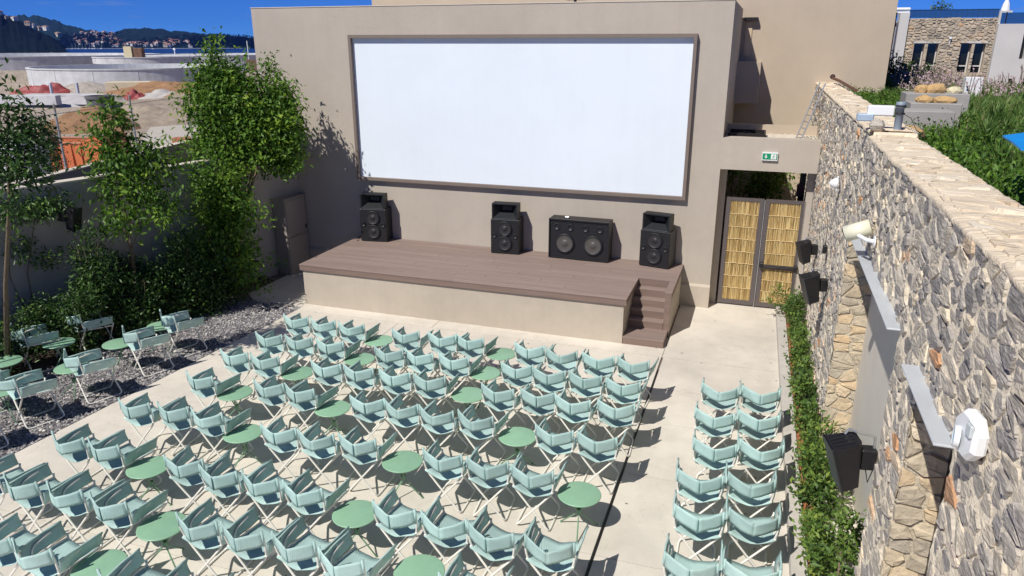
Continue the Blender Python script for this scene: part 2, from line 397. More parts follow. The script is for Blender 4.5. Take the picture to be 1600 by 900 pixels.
tag(np_mesh('gravel', V, F, gravel_m, np.repeat(np.clip(rng.normal(.45, .25, n), 0, 1), 4), kind='stuff'), 'loose grey gravel spread between the planting bed and paving', 'gravel')
# soil of the planting bed along the left wall (slightly banked)
mb = MB(); G = []
for i in range(24):
    y = -2 + 16.2 * i / 23; xw = -10.95 - (15.65 - y) * .262 
    xg = max(min(-11.3 - (12.6 - y) * .07, -10.9), xw + .3) if y < 13 else -10.9
    G.append([(xw - .1, y, .02), (xw * .6 + xg * .4, y, .10 + .03 * math.sin(i * 2)), (xg - .15, y, .05), (xg, y, -.007)])
mb.sheet(G, .002); struct(mb.build('planting_bed_soil', soil_m))

# ================================================================== SCREEN WALL
sw = thing('screen_wall', 'tall taupe plaster wall carrying the big white cinema screen', 'wall', (0, 15.65, 0))
MB().box((-11.86, 0, 0), (-.75, 4.2, 6.29)).build('wall_body', plaster, sw)
mb = MB(); mb.box((-10.93, -.05, 0), (-.742, -.001, .47)); mb.add([(-10.93, -.05, .47), (-.742, -.05, .47), (-.742, -.001, .52), (-10.93, -.001, .52)], [(0, 1, 2, 3)])
mb.add([(-.742, -.05, .47), (-.742, -.001, .47), (-.742, -.001, .52)], [(0, 1, 2)])
mb.build('plinth', plaster_base, sw)
MB().box((-11.87, -.012, 6.29), (-.742, .25, 6.305)).build('coping', coping_m, sw)
cs = thing('cinema_screen', 'large blank white outdoor cinema screen in a slim brown frame', 'screen', (-5.3, 15.65, 0))
x0, x1, z0, z1, fw, pr_ = -3.92, 3.90, 2.36, 5.68, .068, .115
MB().box((x0 + fw, -.02, z0 + fw), (x1 - fw, -.001, z1 - fw)).build('screen_surface', screen_m, cs)
for a, b in (((x0, -pr_, z1 - fw), (x1, -.001, z1)), ((x0, -pr_, z0), (x1, -.001, z0 + fw)), ((x0, -pr_, z0 + fw), (x0 + fw, -.001, z1 - fw)), ((x1 - fw, -pr_, z0 + fw), (x1, -.001, z1 - fw))):
    MB().box(a, b).build('frame_bar', frame_m, cs)
# little projector / lamp box on the coping
t = thing('wall_top_lamp', 'small dark flood lamp fixed on top of the screen wall', 'lamp', (-4.0, 16.0, 6.30))
MB().bbox((-.20, -.12, .06), (.20, .12, .28), .02).build('housing', darkmetal, t); MB().tube([(0, 0, 0), (0, 0, .08)], .03).build('bracket', darkmetal, t)

# building behind, right of the screen wall
bd = thing('rear_building', 'tall plain beige plastered building rising behind the screen wall', 'building', (-4, 20, 0))
MB().box((-7.0, 0, -2.5), (6.66, 9, 8.6)).build('wall_body', plaster2, bd)
MB().box((3.20, -.72, 4.10), (3.80, 0, 5.07)).build('wall_box', plaster2, bd)
MB().box((3.35, -.03, 5.2), (3.50, -.001, 6.0)).build('niche_panel', mat('niche', (.58, .46, .33), .9), bd)
MB().box((3.30, -.16, 6.02), (3.62, 0, 6.10)).build('drip_ledge', darkmetal, bd)

# beam, roof slab and piers round the gate
gw = thing('gate_portal', 'taupe plastered beam and piers framing the reed gate', 'gateway', (.18, 15.65, 0))
MB().box((-.93, 0, 3.04), (.935, .32, 3.68)).build('beam', plaster, gw)
MB().box((-.93, .32, 3.42), (.935, 1.75, 3.60)).build('roof_slab', coping_m, gw)
MB().box((-.93, 1.60, 3.60), (.935, 1.75, 3.80)).build('kerb', plaster2, gw)
MB().box((-.93, .34, 0), (-.80, .60, 3.04)).build('pier', plaster, gw)
MB().box((.80, .34, 0), (.935, .60, 3.04)).build('pier', plaster, gw)
MB().box((-.80, .44, 2.98), (.80, .60, 3.04)).build('soffit_bar', darkmetal, gw)
t = thing('roof_tray', 'dark tray of cables lying on the gate roof slab', 'tray', (-.35, 16.6, 3.60))
mb = MB(); mb.box((-.34, -.4, 0), (.42, .4, .03)); 
for a, b in (((-.34, -.4, .03), (.42, -.37, .12)), ((-.34, .37, .03), (.42, .4, .12)), ((-.34, -.37, .03), (-.31, .37, .12)), ((.39, -.37, .03), (.42, .37, .12))): mb.box(a, b)
mb.build('tray', darkmetal, t)
MB().tube([(-.25, -.2, .06), (0, .1, .09), (.2, -.1, .06), (.34, .2, .07)], .015).build('cable', blackbox, t)
mb = MB()
for _ in range(240):
    x, y = rng.uniform(.12, 1.08), rng.uniform(16.0, 17.2); r = rng.uniform(.012, .03)
    mb.box((x - r, y - r, 3.60), (x + r, y + r, 3.60 + r))
tag(mb.build('roof_gravel', coping_m, kind='stuff'), 'pale loose gravel scattered on the gate roof slab', 'gravel')

# exit sign
t = thing('exit_sign', 'small green and white emergency exit sign on the gate beam', 'sign', (.19, 15.65, 3.34))
MB().box((-.15, -.05, -.075), (.15, -.001, .085)).build('sign_box', white_p, t)
sg = mat('sign_green', (.005, .26, .12), .4)
pl = MB().box((-.14, -.054, -.055), (.14, -.0505, .065)).build('sign_face', sg, t)
mb = MB()
mb.box((-.085, -.057, .0), (-.065, -.0545, .045)); mb.add([(-.105, -.057, .005), (-.045, -.057, .005), (-.075, -.057, -.035)], [(0, 2, 1)])
mb.build('arrow', white_p, t)
mb = MB(); mb.box((.02, -.057, -.045), (.12, -.0545, .055)); mb.build('door_pictogram', white_p, t)
mb = MB(); mb.lathe([(0, 0), (.010, 0), (.010, .002), (0, .002)], 8, Matrix.Translation((.075, -.058, .036)) @ Matrix.Rotation(PI / 2, 4, 'X'))
for p in ([(.075, .022), (.068, -.005)], [(.068, -.005), (.085, -.018), (.08, -.036)], [(.068, -.005), (.055, -.02), (.04, -.026)], [(.075, .016), (.092, .006)], [(.075, .016), (.056, .010), (.050, .0)]):
    mb.tube([(x, -.058, z) for x, z in p], .0035, 5)
mb.build('running_figure', sg, t)

# ------------------------------------------------------------------ gate
gt = thing('reed_gate', 'double metal gate filled with tied yellow reed, push bar on the right leaf', 'gate', (.215, 16.02, 0))
def leaf(xa, xb, fwid, mid):
    lf = MB()
    lf.box((xa, -.03, .03), (xa + fwid, .03, 2.40)).box((xb - fwid, -.03, .03), (xb, .03, 2.40))
    lf.box((xa + fwid, -.028, .03), (xb - fwid, .028, .13)).box((xa + fwid, -.028, 2.33), (xb - fwid, .028, 2.40))
    if mid: lf.box((xa + fwid, -.028, .90), (xb - fwid, .028, .975))
    o = lf.build('leaf_frame', gate_metal, gt)
    xs_ = xa + fwid; xe = xb - fwid; spans = [(.13, .90), (.975, 2.33)] if mid else [(.13, 2.33)]
    for (za, zb) in spans:
        r = MB(); nrow = max(2, round((zb - za) / .26)); hh = (zb - za) / nrow
        for k in range(nrow):
            x = xs_
            while x < xe - .004:
                w = random.uniform(.007, .013); yb = random.uniform(-.014, .004); zz = za + k * hh
                lean = random.uniform(-.012, .012); top = zz + hh * random.uniform(.94, 1.05)
                xe2 = min(x + w, xe)
                r.add([(x, yb, zz), (xe2, yb, zz), (min(max(xe2 + lean, xs_), xe), yb - .006, min(top, zb)), (min(max(x + lean, xs_), xe), yb - .006, min(top, zb)), ((x + xe2) / 2, yb - .008, zz), (min(max((x + xe2) / 2 + lean, xs_), xe), yb - .014, min(top, zb))],
                      [(0, 4, 5, 3), (4, 1, 2, 5)], random.random())
                x += w * random.uniform(.75, 1.0)
        r.box((xs_, .006, za), (xe, .012, zb), .02)
        ro = r.build('reed_panel', reed_m, gt, kind='stuff')
        for k in range(1, nrow):
            zz = za + k * hh + random.uniform(-.01, .01)
            pts = [(xs_ + (xe - xs_) * i / 6, -.024, zz + random.uniform(-.008, .008)) for i in range(7)]
            MB().tube(pts, .006, 5).build('reed_binding', batten_m, gt)
leaf(-.79, -.03, .085, False); leaf(.0, .79, .085, True)
pb = MB(); pb.tube([(.04, -.10, .99), (.76, -.10, .99)], .024, 8); pb.bbox((.01, -.13, .94), (.09, -.03, 1.04), .012); pb.bbox((.71, -.12, .95), (.78, -.03, 1.03), .012)
pb.build('push_bar', blackbox, gt)
MB().box((-.022, -.05, .0), (-.008, -.028, 2.38)).tube([(-.015, -.055, .02), (-.015, -.055, .35)], .008).build('shoot_bolt', alu, gt)
# things seen over the gate
t = thing('dark_gate_post', 'dark steel post standing behind the right side of the gate', 'post', (.93, 16.9, 0)); MB().box((-.06, -.06, 0), (.06, .06, 3.4)).build('post', darkmetal, t); MB().box((-.10, -.08, 2.35), (.06, .05, 2.6)).build('lock_box', mat('rust', (.14, .05, .04), .7), t)

# ================================================================== STAGE
st = thing('stage', 'raised stage with brown composite decking and plastered front', 'stage', (-5.3, 14.3, 0))
O = Vector((5.3, -14.3, 0))
def sb(a, b): return (Vector(a) + O, Vector(b) + O)
MB().box(*sb((-9.24, 13.03, 0), (-2.16, 15.64, .79))).box(*sb((-2.16, 14.40, 0), (-1.46, 15.64, .79))).box(*sb((-1.46, 13.64, 0), (-1.36, 15.59, .79))).build('plaster_base', plaster_base, st)
yb = 12.975; k = 0; bw = .1405
while yb < 15.58:
    ye = min(yb + bw - .006, 15.645); xr = -2.10 if yb < 14.30 else -1.335
    zt = .93 + random.uniform(-.0008, .0008)
    nseg = 3
    cuts = [-9.29] + sorted([-9.29 + (xr + 9.29) * (f + .08 * ((k * 37 % 5) - 2)) for f in (.33, .66)]) + [xr]
    for a, b in zip(cuts[:-1], cuts[1:]):
        mb = MB(); mb.bbox((a + .0015, yb, zt - .024), (b - .0015, ye, zt), .003)
        o = mb.build('deck_board', deck_m, st); o.location = O
    yb += bw; k += 1
MB().bbox(*sb((-1.47, 13.60, .906), (-1.335, 14.385, .93)), .003).build('deck_board', deck_m, st)
MB().box(*sb((-9.285, 12.985, .795), (-2.105, 13.01, .905))).box(*sb((-2.135, 13.01, .795), (-2.11, 14.385, .905))).build('fascia', deck_dark, st)
MB().box(*sb((-1.36, 13.60, .795), (-1.34, 15.58, .905))).build('fascia', deck_dark, st)
MB().box(*sb((-1.465, 13.605, .0), (-1.35, 13.638, .905))).build('fascia', deck_dark, st)
stp = [(13.03, 13.60, .15)] + [(13.60 + .19 * i, 13.79 + .19 * i, .15 + .156 * (i + 1)) for i in range(5)]
for i, (ya, ye, z) in enumerate(stp):
    zb = 0 if i == 0 else stp[i - 1][2]
    if i < 5:
        MB().bbox(*sb((-2.155, ya - .004, z - .024), (-1.47 if i else -1.37, ye + .02, z)), .003).build('step_tread', deck_m, st)
    MB().box(*sb((-2.15, ya, zb if i else .0), (-1.472 if i else -1.375, ya + .018, z - .025 if i < 5 else .905))).build('step_riser', deck_dark, st)
MB().box(*sb((-1.392, 13.05, 0), (-1.374, 13.60, .125))).build('step_riser', deck_dark, st)

# ------------------------------------------------------------------ speakers on the stage
def driver(parent, x, z, y, r, m=cone_m, name='woofer'):
    M = Matrix.Translation((x, y, z)) @ Matrix.Rotation(PI / 2, 4, 'X')
    a = MB().lathe([(r * 1.02, -.005), (r * 1.02, .030), (r * .97, .038), (r * .88, .036), (r * .84, .028)], 24, M).build(name, blackhorn, parent, True)
    MB().lathe([(r * .84, .030), (r * .36, .003), (r * .32, .010), (r * .20, .020), (.002, .024)], 24, M).build('cone', m, a, True)
def tower(x, y, rz, label):
    t = thing('tower_speaker', label, 'loudspeaker', (x, y, .932), rz, 'black loudspeakers standing on the stage')
    w, d, h = .33, .44, .80
    MB().bbox((-w, -.0, .012), (w, d, h), .008).build('cabinet', blackbox, t)
    MB().box((-w + .02, .01, 0), (w - .02, d - .02, .012)).build('foot_plinth', blackhorn, t)
    # horn: outer shell open to the front with flared faces to a throat
    z0, z1, hw = h + .003, 1.16, .30
    mb = MB(); yo = -.004; yt = .22
    Of = [(-hw, yo, z0), (hw, yo, z0), (hw, yo, z1), (-hw, yo, z1)]
    If = [(-hw + .03, yo, z0 + .03), (hw - .03, yo, z0 + .03), (hw - .03, yo, z1 - .02), (-hw + .03, yo, z1 - .02)]
    zm = (z0 + z1) / 2 + .03
    Th = [(-.11, yt, zm - .04), (.11, yt, zm - .04), (.11, yt, zm + .05), (-.11, yt, zm + .05)]
    Bk = [(-hw, .26, z0), (hw, .26, z0), (hw, .26, z1), (-hw, .26, z1)]
    V = Of + If + Th + Bk; F = []
    for i in range(4):
        j = (i + 1) % 4
        F += [(i, j, 4 + j, 4 + i), (4 + i, 4 + j, 8 + j, 8 + i), (j, i, 12 + i, 12 + j)]
    F += [(8, 9, 10, 11), (15, 14, 13, 12)]
    mb.add(V, F); mb.build('horn', blackhorn, t)
    MB().box((-hw + .04, -.012, z0 + .012), (hw - .04, -.005, z0 + .026)).build('horn_lip', mat('satin_lip', (.12, .13, .15), .25, metal=.4), t)
    driver(t, 0, .595, -.004, .165); driver(t, 0, .255, -.004, .165)
    for s in (-1, 1):
        M = Matrix.Translation((s * .245, -.004, .425)) @ Matrix.Rotation(PI / 2, 4, 'X')
        MB().lathe([(.055, -.004), (.055, .014), (.048, .018), (.040, .012), (.036, .002), (0, .002)], 14, M).build('port', blackhorn, t, True)
tower(-8.66, 15.20, R(8), 'black tower loudspeaker in tree shade at the left end of the stage')
tower(-5.30, 15.18, R(4), 'black tower loudspeaker standing near the middle of the stage')
tower(-1.93, 15.20, R(-12), 'black tower loudspeaker at the right end above the steps')
t = thing('subwoofer', 'wide black subwoofer cabinet with two big woofers on the stage', 'loudspeaker', (-3.60, 15.24, .932), R(-1), 'black loudspeakers standing on the stage')
MB().bbox((-.68, 0, .012), (.68, .36, .90), .008).build('cabinet', blackbox, t); MB().box((-.66, .01, 0), (.66, .34, .012)).build('foot_plinth', blackhorn, t)
mb = MB()
for a, b in (((-.68, -.03, .012), (-.655, -.001, .90)), ((.655, -.03, .012), (.68, -.001, .90)), ((-.655, -.03, .875), (.655, -.001, .90)), ((-.655, -.03, .012), (.655, -.001, .035))): mb.box(a, b)
mb.build('grille_rim', blackbox, t)
driver(t, -.31, .36, -.006, .215, cone_l); driver(t, .33, .36, -.006, .215, cone_l)
for x in (-.50, -.19, .15, .47):
    M = Matrix.Translation((x, -.004, .72)) @ Matrix.Rotation(PI / 2, 4, 'X')
    MB().lathe([(.075, -.004), (.075, .014), (.068, .018), (.056, .012), (.05, .002), (0, .002)], 16, M).build('port', blackhorn, t, True)
MB().bbox((-.36, .12, .90), (-.26, .2, .935), .01).build('fly_point', alu, t)

# ================================================================== LEFT WALLS
def slab_wall(name, label, p0, p1, z0, z1, th, m, top_m, n=1):
    p0, p1 = Vector((*p0, 0)), Vector((*p1, 0)); d = (p1 - p0); L = d.length; ang = math.atan2(d.y, d.x)
    t = thing(name, label, 'wall', p0, ang)
    MB().box((0, 0, z0), (L, th, z1)).build('wall_body', m, t)
    MB().box((-.01, -.012, z1), (L, th + .012, z1 + .03)).build('coping', top_m, t)
    return t
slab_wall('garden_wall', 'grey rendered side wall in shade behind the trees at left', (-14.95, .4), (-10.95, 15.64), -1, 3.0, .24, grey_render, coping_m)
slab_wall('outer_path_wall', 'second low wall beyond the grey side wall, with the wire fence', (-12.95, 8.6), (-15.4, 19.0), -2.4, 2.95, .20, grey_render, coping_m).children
# earth terrace between the walls
mb = MB(); mb.box((-30, -5, -2.6), (-15.2, 9, -2.45)); 
struct(plane_poly('path_terrace', [(-12.9, 9.0), (-11.1, 15.65), (-11.9, 19.0), (-15.3, 18.8), (-13.0, 9.2)], 2.2, soil_m))
# chain link fence on the outer wall
fn = thing('wire_fence', 'chain link fence on thin galvanised posts left of the courtyard', 'fence', (-12.95, 8.6, 2.98))
d = Vector((-15.4 + 12.95, 19.0 - 8.6, 0)).normalized(); L = 10.6; H = 1.15; off = Vector((-d.y, d.x, 0)) * .1
V = []; Fq = []
def wire(a, b, w=.0022):
    o = len(V); V.extend([a + Vector((0, 0, w)), a - Vector((0, 0, w)), b - Vector((0, 0, w)), b + Vector((0, 0, w))]); Fq.append((o, o + 1, o + 2, o + 3))
sp = .085; u = -H - 6
while u < L:
    for sgn in (1, -1):
        ua, ub = (u, u + H) if sgn > 0 else (u + H, u)
        za, zb = 0, H
        if min(ua, ub) > -6 and max(ua, ub) < L: wire(off + d * ua + Vector((0, 0, za)), off + d * ub + Vector((0, 0, zb)))
    u += sp
np_mesh('chain_link_mesh', np.array([tuple(v) for v in V]), np.array(Fq), alu, parent=fn, kind='stuff')
for u in (-5.6, -2.8, .05, 3.0, 5.6, 8.2):
    p = off + d * u
    MB().tube([p + Vector((0, 0, -.05)), p + Vector((0, 0, H + .05)), p + Vector((.06, -.05, H + .2))], .022, 8).build('fence_post', alu, fn)
MB().tube([off + d * -5.9 + Vector((0, 0, H)), off + d * 10.4 + Vector((0, 0, H))], .006, 5).build('top_wire', alu, fn)

# cabinet in the corner
t = thing('utility_cabinet', 'tall dark grey metal cabinet in the corner beside the stage', 'cabinet', (-10.80, 15.16, 0))
cab = mat('cabinet_grey', (.31, .28, .25), .55, var=.05)
MB().box((-.34, -.43, 0), (0, .43, 1.88)).build('carcass', cab, t); MB().box((-.36, -.45, 1.88), (.02, .45, 1.91)).build('top_panel', cab, t)
for za, zb in ((.06, .92), (.96, 1.84)):
    MB().bbox((.001, -.40, za), (.018, .40, zb), .004).build('cabinet_door', cab, t)
MB().box((.02, .33, 1.05), (.04, .36, 1.15)).build('handle', blackbox, t)

# ================================================================== STONE WALL ON THE RIGHT
def clip(poly, px, py, nx, ny):
    out = []; n = len(poly)
    for i in range(n):
        a = poly[i]; b = poly[(i + 1) % n]
        da = (a[0] - px) * nx + (a[1] - py) * ny; db = (b[0] - px) * nx + (b[1] - py) * ny
        if da <= 0: out.append(a)
        if da * db < 0:
            t = da / (da - db); out.append((a[0] + (b[0] - a[0]) * t, a[1] + (b[1] - a[1]) * t))
    return out
def stone_cells(u0, u1, v0, v1, su, sv, drop=.14, jit=.42, holes=()):
    """irregular rubble cells: jittered coursed lattice, some points dropped so neighbours grow"""
    nv = int((v1 - v0) / sv) + 1; pts = []
    for j in range(-1, nv + 2):
        o = random.random() * su
        nu = int((u1 - u0) / su) + 2
        for i in range(-1, nu + 1):
            if random.random() < drop: continue
            u = u0 + i * su + o + random.uniform(-jit, jit) * su; v = v0 + (j + .5) * sv + random.uniform(-jit, jit) * sv
            if any(h[0] - .02 < u < h[1] + .02 and h[2] - .02 < v < h[3] + .02 for h in holes): continue
            pts.append((u, v))
    k = su / sv; grid = {}
    for i, (u, v) in enumerate(pts): grid.setdefault((int(u // (2 * su)), int(v * k // (2 * su))), []).append(i)
    res = []
    for i, (u, v) in enumerate(pts):
        if not (u0 - su * .5 < u < u1 + su * .5 and v0 - sv * .5 < v < v1 + sv * .5): continue
        V = v * k; poly = [(u - 1.6 * su, V - 1.6 * su), (u + 1.6 * su, V - 1.6 * su), (u + 1.6 * su, V + 1.6 * su), (u - 1.6 * su, V + 1.6 * su)]
        gi, gj = int(u // (2 * su)), int(V // (2 * su)); near = []
        for a in (-1, 0, 1):
            for b in (-1, 0, 1): near += grid.get((gi + a, gj + b), [])
        near.sort(key=lambda q: (pts[q][0] - u) ** 2 + (pts[q][1] * k - V) ** 2)
        for q in near[1:22]:
            qu, qv = pts[q][0], pts[q][1] * k; dx, dy = qu - u, qv - V; l = math.hypot(dx, dy) or 1
            poly = clip(poly, (u + qu) / 2, (V + qv) / 2, dx / l, dy / l)
            if len(poly) < 3: break
        if len(poly) < 3: continue
        poly = [(a, b / k) for a, b in poly]
        for (px_, py_, nx, ny) in ((u0, 0, -1, 0), (u1, 0, 1, 0), (0, v0, 0, -1), (0, v1, 0, 1)):
            poly = clip(poly, px_, py_, nx, ny)
        for h in holes:                       # keep the side of the hole the centre lies on
            if len(poly) < 3: break
            if u <= h[0] and v < h[3] : poly = clip(poly, h[0], 0, 1, 0)
            elif u >= h[1] and v < h[3]: poly = clip(poly, h[1], 0, -1, 0)
            elif v >= h[3] and h[0] - su < u < h[1] + su: poly = clip(poly, 0, h[3], 0, -1)
            elif v <= h[2] and h[0] < u < h[1]: poly = clip(poly, 0, h[2], 0, 1)
        if len(poly) >= 3: res.append(poly)
    return res
def stone_add(mb, poly, fn, gap=.009, proud=(.010, .026), rough=.5):
    """one hewn stone: bevelled ring, uneven face"""
    cx = sum(p[0] for p in poly) / len(poly); cy = sum(p[1] for p in poly) / len(poly)
    # soften corners once
    q = []
    n = len(poly)
    for i in range(n):
        a, b = poly[i], poly[(i + 1) % n]
        q.append((a[0] * .86 + b[0] * .14, a[1] * .86 + b[1] * .14)); q.append((a[0] * .16 + b[0] * .84, a[1] * .16 + b[1] * .84))
    r = sum(math.hypot(a - cx, b - cy) for a, b in q) / len(q)
    if r < .03: return False
    h = random.uniform(*proud); s1 = max(.3, 1 - gap * random.uniform(.5, 2.4) / r); s2 = s1 * random.uniform(.86, .95)
    tx, ty = random.uniform(-.05, .05), random.uniform(-.08, .08)
    q = [(cx + (a - cx) * random.uniform(.86, 1.08), cy + (b - cy) * random.uniform(.86, 1.08)) for a, b in q]
    n = len(q)
    ringA = [fn(cx + (a - cx) * s1, cy + (b - cy) * s1, -.03) for a, b in q]
    ringB = [fn(cx + (a - cx) * s2, cy + (b - cy) * s2, h * (1 - rough / 2 + random.random() * rough) + (a - cx) * tx + (b - cy) * ty) for a, b in q]
    ctr = fn(cx + random.uniform(-.2, .2) * r, cy + random.uniform(-.1, .1) * r, h * random.uniform(1.0, 1.35))
    V = ringA + ringB + [ctr]; F = []
    for i in range(n):
        j = (i + 1) % n
        F.append((i, j, n + j, n + i)); F.append((n + i, n + j, 2 * n))
    mb.add(V, F, min(1, max(0, random.betavariate(1.6, 1.6))))
    return True

XF = 1.135; TOPN, TOPF = 4.545, 4.60; YJ = 8.95
HOLES = [(5.75, 9.42, .30, 3.46), (3.95, 4.92, -.2, 3.46)]
wl = thing('stone_wall', 'long rubble stone wall with pale coping running along the right side', 'wall', (XF, 9, 0))
WO = Vector((XF, 9, 0))
def wb(a, b, mb): mb.box(Vector(a) - WO, Vector(b) - WO)
mb = MB(); xb = 1.585
XC = XF + .02
wb((XC, 4.92, 0), (xb, 5.75, TOPN - .02), mb); wb((XC, 9.42, 0), (xb, 21.2, TOPF - .02), mb); wb((XC, -1, 0), (xb, 3.95, TOPN - .02), mb)
wb((XC, 3.95, 3.46), (xb, 4.92, TOPN - .02), mb); wb((XC, 5.75, 3.46), (xb, YJ, TOPN - .02), mb); wb((XC, YJ, 3.46), (xb, 9.42, TOPF - .02), mb)
wb((XC, 5.75, 0), (xb, 9.42, .30), mb)
mb.build('mortar_core', mortar_m, wl)
cells = stone_cells(1.2, 21.2, 0.0, TOPN - .03, .195, .092, drop=.24, jit=.46, holes=HOLES)
camv = Vector((0, 0, CAMZ))
def score(poly):
    cx = sum(p[0] for p in poly) / len(poly); cy = sum(p[1] for p in poly) / len(poly)
    P = Vector((XF, cx, cy)) - camv
    fwd = Vector((-math.sin(YAW) * math.cos(PITCH), math.cos(YAW) * math.cos(PITCH), -math.sin(PITCH))); rt = Vector((math.cos(YAW), math.sin(YAW), 0)); dn = fwd.cross(rt)
    z = P.dot(fwd)
    if z < .5: return -1
    x = 800 + FPX * P.dot(rt) / z; y = 450 + FPX * P.dot(dn) / z
    if not (0 < x < 1615 and 0 < y < 915): return -1
    A = abs(sum(poly[i][0] * poly[(i + 1) % len(poly)][1] - poly[(i + 1) % len(poly)][0] * poly[i][1] for i in range(len(poly)))) / 2
    return A / z ** 3
cells.sort(key=score, reverse=True)
fnw = lambda u, v, h: (0 - h, u - 9, v)
yg = [1.2]
while yg[-1] < 21.2: yg.append(yg[-1] + .016 + .0055 * max(0, yg[-1] - 2))
zg = np.linspace(.3, TOPN - .02, 135); Vm = np.empty((len(yg), len(zg), 3))
for i, y in enumerate(yg):
    for j, z in enumerate(zg):
        d_ = mn.noise((y * 4, z * 7, 0)) * .012 + mn.noise((y * 14, z * 20, 3)) * .010 + mn.noise((y * 45, z * 55, 7)) * .004
        Vm[i, j] = (-.006 - d_, y - 9, z)
Fm = []
for i in range(len(yg) - 1):
    for j in range(len(zg) - 1):
        ym, zm = (yg[i] + yg[i + 1]) / 2, (zg[j] + zg[j + 1]) / 2
        if any(h[0] < ym < h[1] and h[2] < zm < h[3] for h in HOLES): continue
        k = i * len(zg) + j; Fm.append((k, k + 1, k + len(zg) + 1, k + len(zg)))
np_mesh('mortar_face', Vm.reshape(-1, 3), np.array(Fm), mortar_m, parent=wl, smooth=True)
rest = MB()
for i, c in enumerate(cells):
    if i < 300 and score(c) > 0:
        m_ = MB()
        if stone_add(m_, c, fnw, gap=.010, proud=(.008, .024), rough=.7): m_.build('stone', stone_m, wl)
    else: stone_add(rest, c, fnw, gap=.010, proud=(.008, .024), rough=.7)
rest.build('far_stones', stone_m, wl, kind='stuff')
# coping: flat pieces bedded across the wall top
for (ya, yb_, zt) in ((-.5, YJ, TOPN), (YJ, 21.2, TOPF)):
    mb = MB(); ny_ = int((yb_ - ya) / .045); V = []
    for i in range(ny_ + 1):
        y = ya + (yb_ - ya) * i / ny_
        xa = XF - .022 + .022 * mn.noise((y * 3, 0, 1)) + .016 * mn.noise((y * 13, 2, 5)); xz = xb + .02 + .03 * mn.noise((y * 2.2, 4, 1)) + .018 * mn.noise((y * 11, 6, 2))
        V.append((xa - XF + .012, y - 9, zt - .06)); V.append((xa - XF - .002, y - 9, zt - .022))
        for k in range(9):
            t_ = .03 + .94 * k / 8; x = xa + (xz - xa) * t_; V.append((x - XF, y - 9, zt - .006 + .012 * mn.noise((x * 4, y * 11, 0)) + .009 * mn.noise((x * 12, y * 30, 9)) - (.008 if k in (0, 8) else 0)))
        V.append((xz - XF + .002, y - 9, zt - .022)); V.append((xz - XF - .01, y - 9, zt - .10))
    nk = 13; np_mesh('coping_mortar', np.array(V), np.array([(i * nk + k, i * nk + k + 1, (i + 1) * nk + k + 1, (i + 1) * nk + k) for i in range(ny_) for k in range(nk - 1)]), coping_stone, parent=wl)
    for c in stone_cells(XF + .01, xb - .01, ya, yb_, .26, .17, drop=.35):
        m_ = MB()
        if stone_add(m_, c, lambda u, v, h, zt=zt: (u - XF, v - 9, zt - .006 + h), gap=.012, proud=(.004, .014), rough=.9): m_.build('coping_stone', coping_stone, wl)
# jambs of larger pale blocks
for (yj, nm) in ((9.42, 0), (4.92, 1)):
    mb = MB(); wb((XF + .004, yj - .008, .365 if nm == 0 else 0), (1.457, yj + .04, 3.465), mb); mb.build('jamb_mortar', mat('jamb_mortar', (.50, .44, .34), .95, var=.3, vscale=18, bump=.015, bscale=40), wl)
    for c in stone_cells(XF - .02, 1.49, .3 if nm == 0 else 0, 3.46, .20, .125, drop=.15, jit=.26):
        m_ = MB()
        if stone_add(m_, c, lambda u, v, h, yj=yj: (u - XF, yj - 9.008 - h, v), gap=.004, proud=(.008, .026), rough=.8): m_.build('jamb_stone', jamb_m, wl)
# recesses: grey panel, sill, canopy ledges, dark door
MB().box((1.46 - XF, 5.70 - 9, .30), (1.50 - XF, 9.46 - 9, 3.48)).build('recess_panel', panel_grey, wl)
mb = MB(); mb.bbox((XF - .02 - XF, 5.76 - 9, .30), (1.46 - XF, 9.405 - 9, .36), .008); mb.build('sill', coping_m, wl)
MB().bbox((1.02 - XF, 5.66 - 9, 3.486), (XF + .02 - XF, 9.0 - 9, 3.50), .003).build('canopy_ledge', slab_m, wl)
MB().bbox((1.02 - XF, 3.92 - 9, 3.486), (XF + .02 - XF, 4.99 - 9, 3.50), .003).build('canopy_ledge', slab_m, wl)
dr = MB().box((1.42 - XF, 3.97 - 9, 0), (1.45 - XF, 4.90 - 9, 3.46)).build('door_glass', glassm, wl)
mb = MB()
for a, b in (((1.38, 4.84, 0), (1.42, 4.90, 3.46)), ((1.38, 3.97, 0), (1.42, 4.03, 3.46)), ((1.38, 4.03, 2.35), (1.42, 4.84, 2.43)), ((1.38, 4.03, 3.40), (1.42, 4.84, 3.46)), ((1.38, 4.40, 0), (1.42, 4.45, 2.35))): wb(a, b, mb)
mb.build('door_frame', darkmetal, wl)

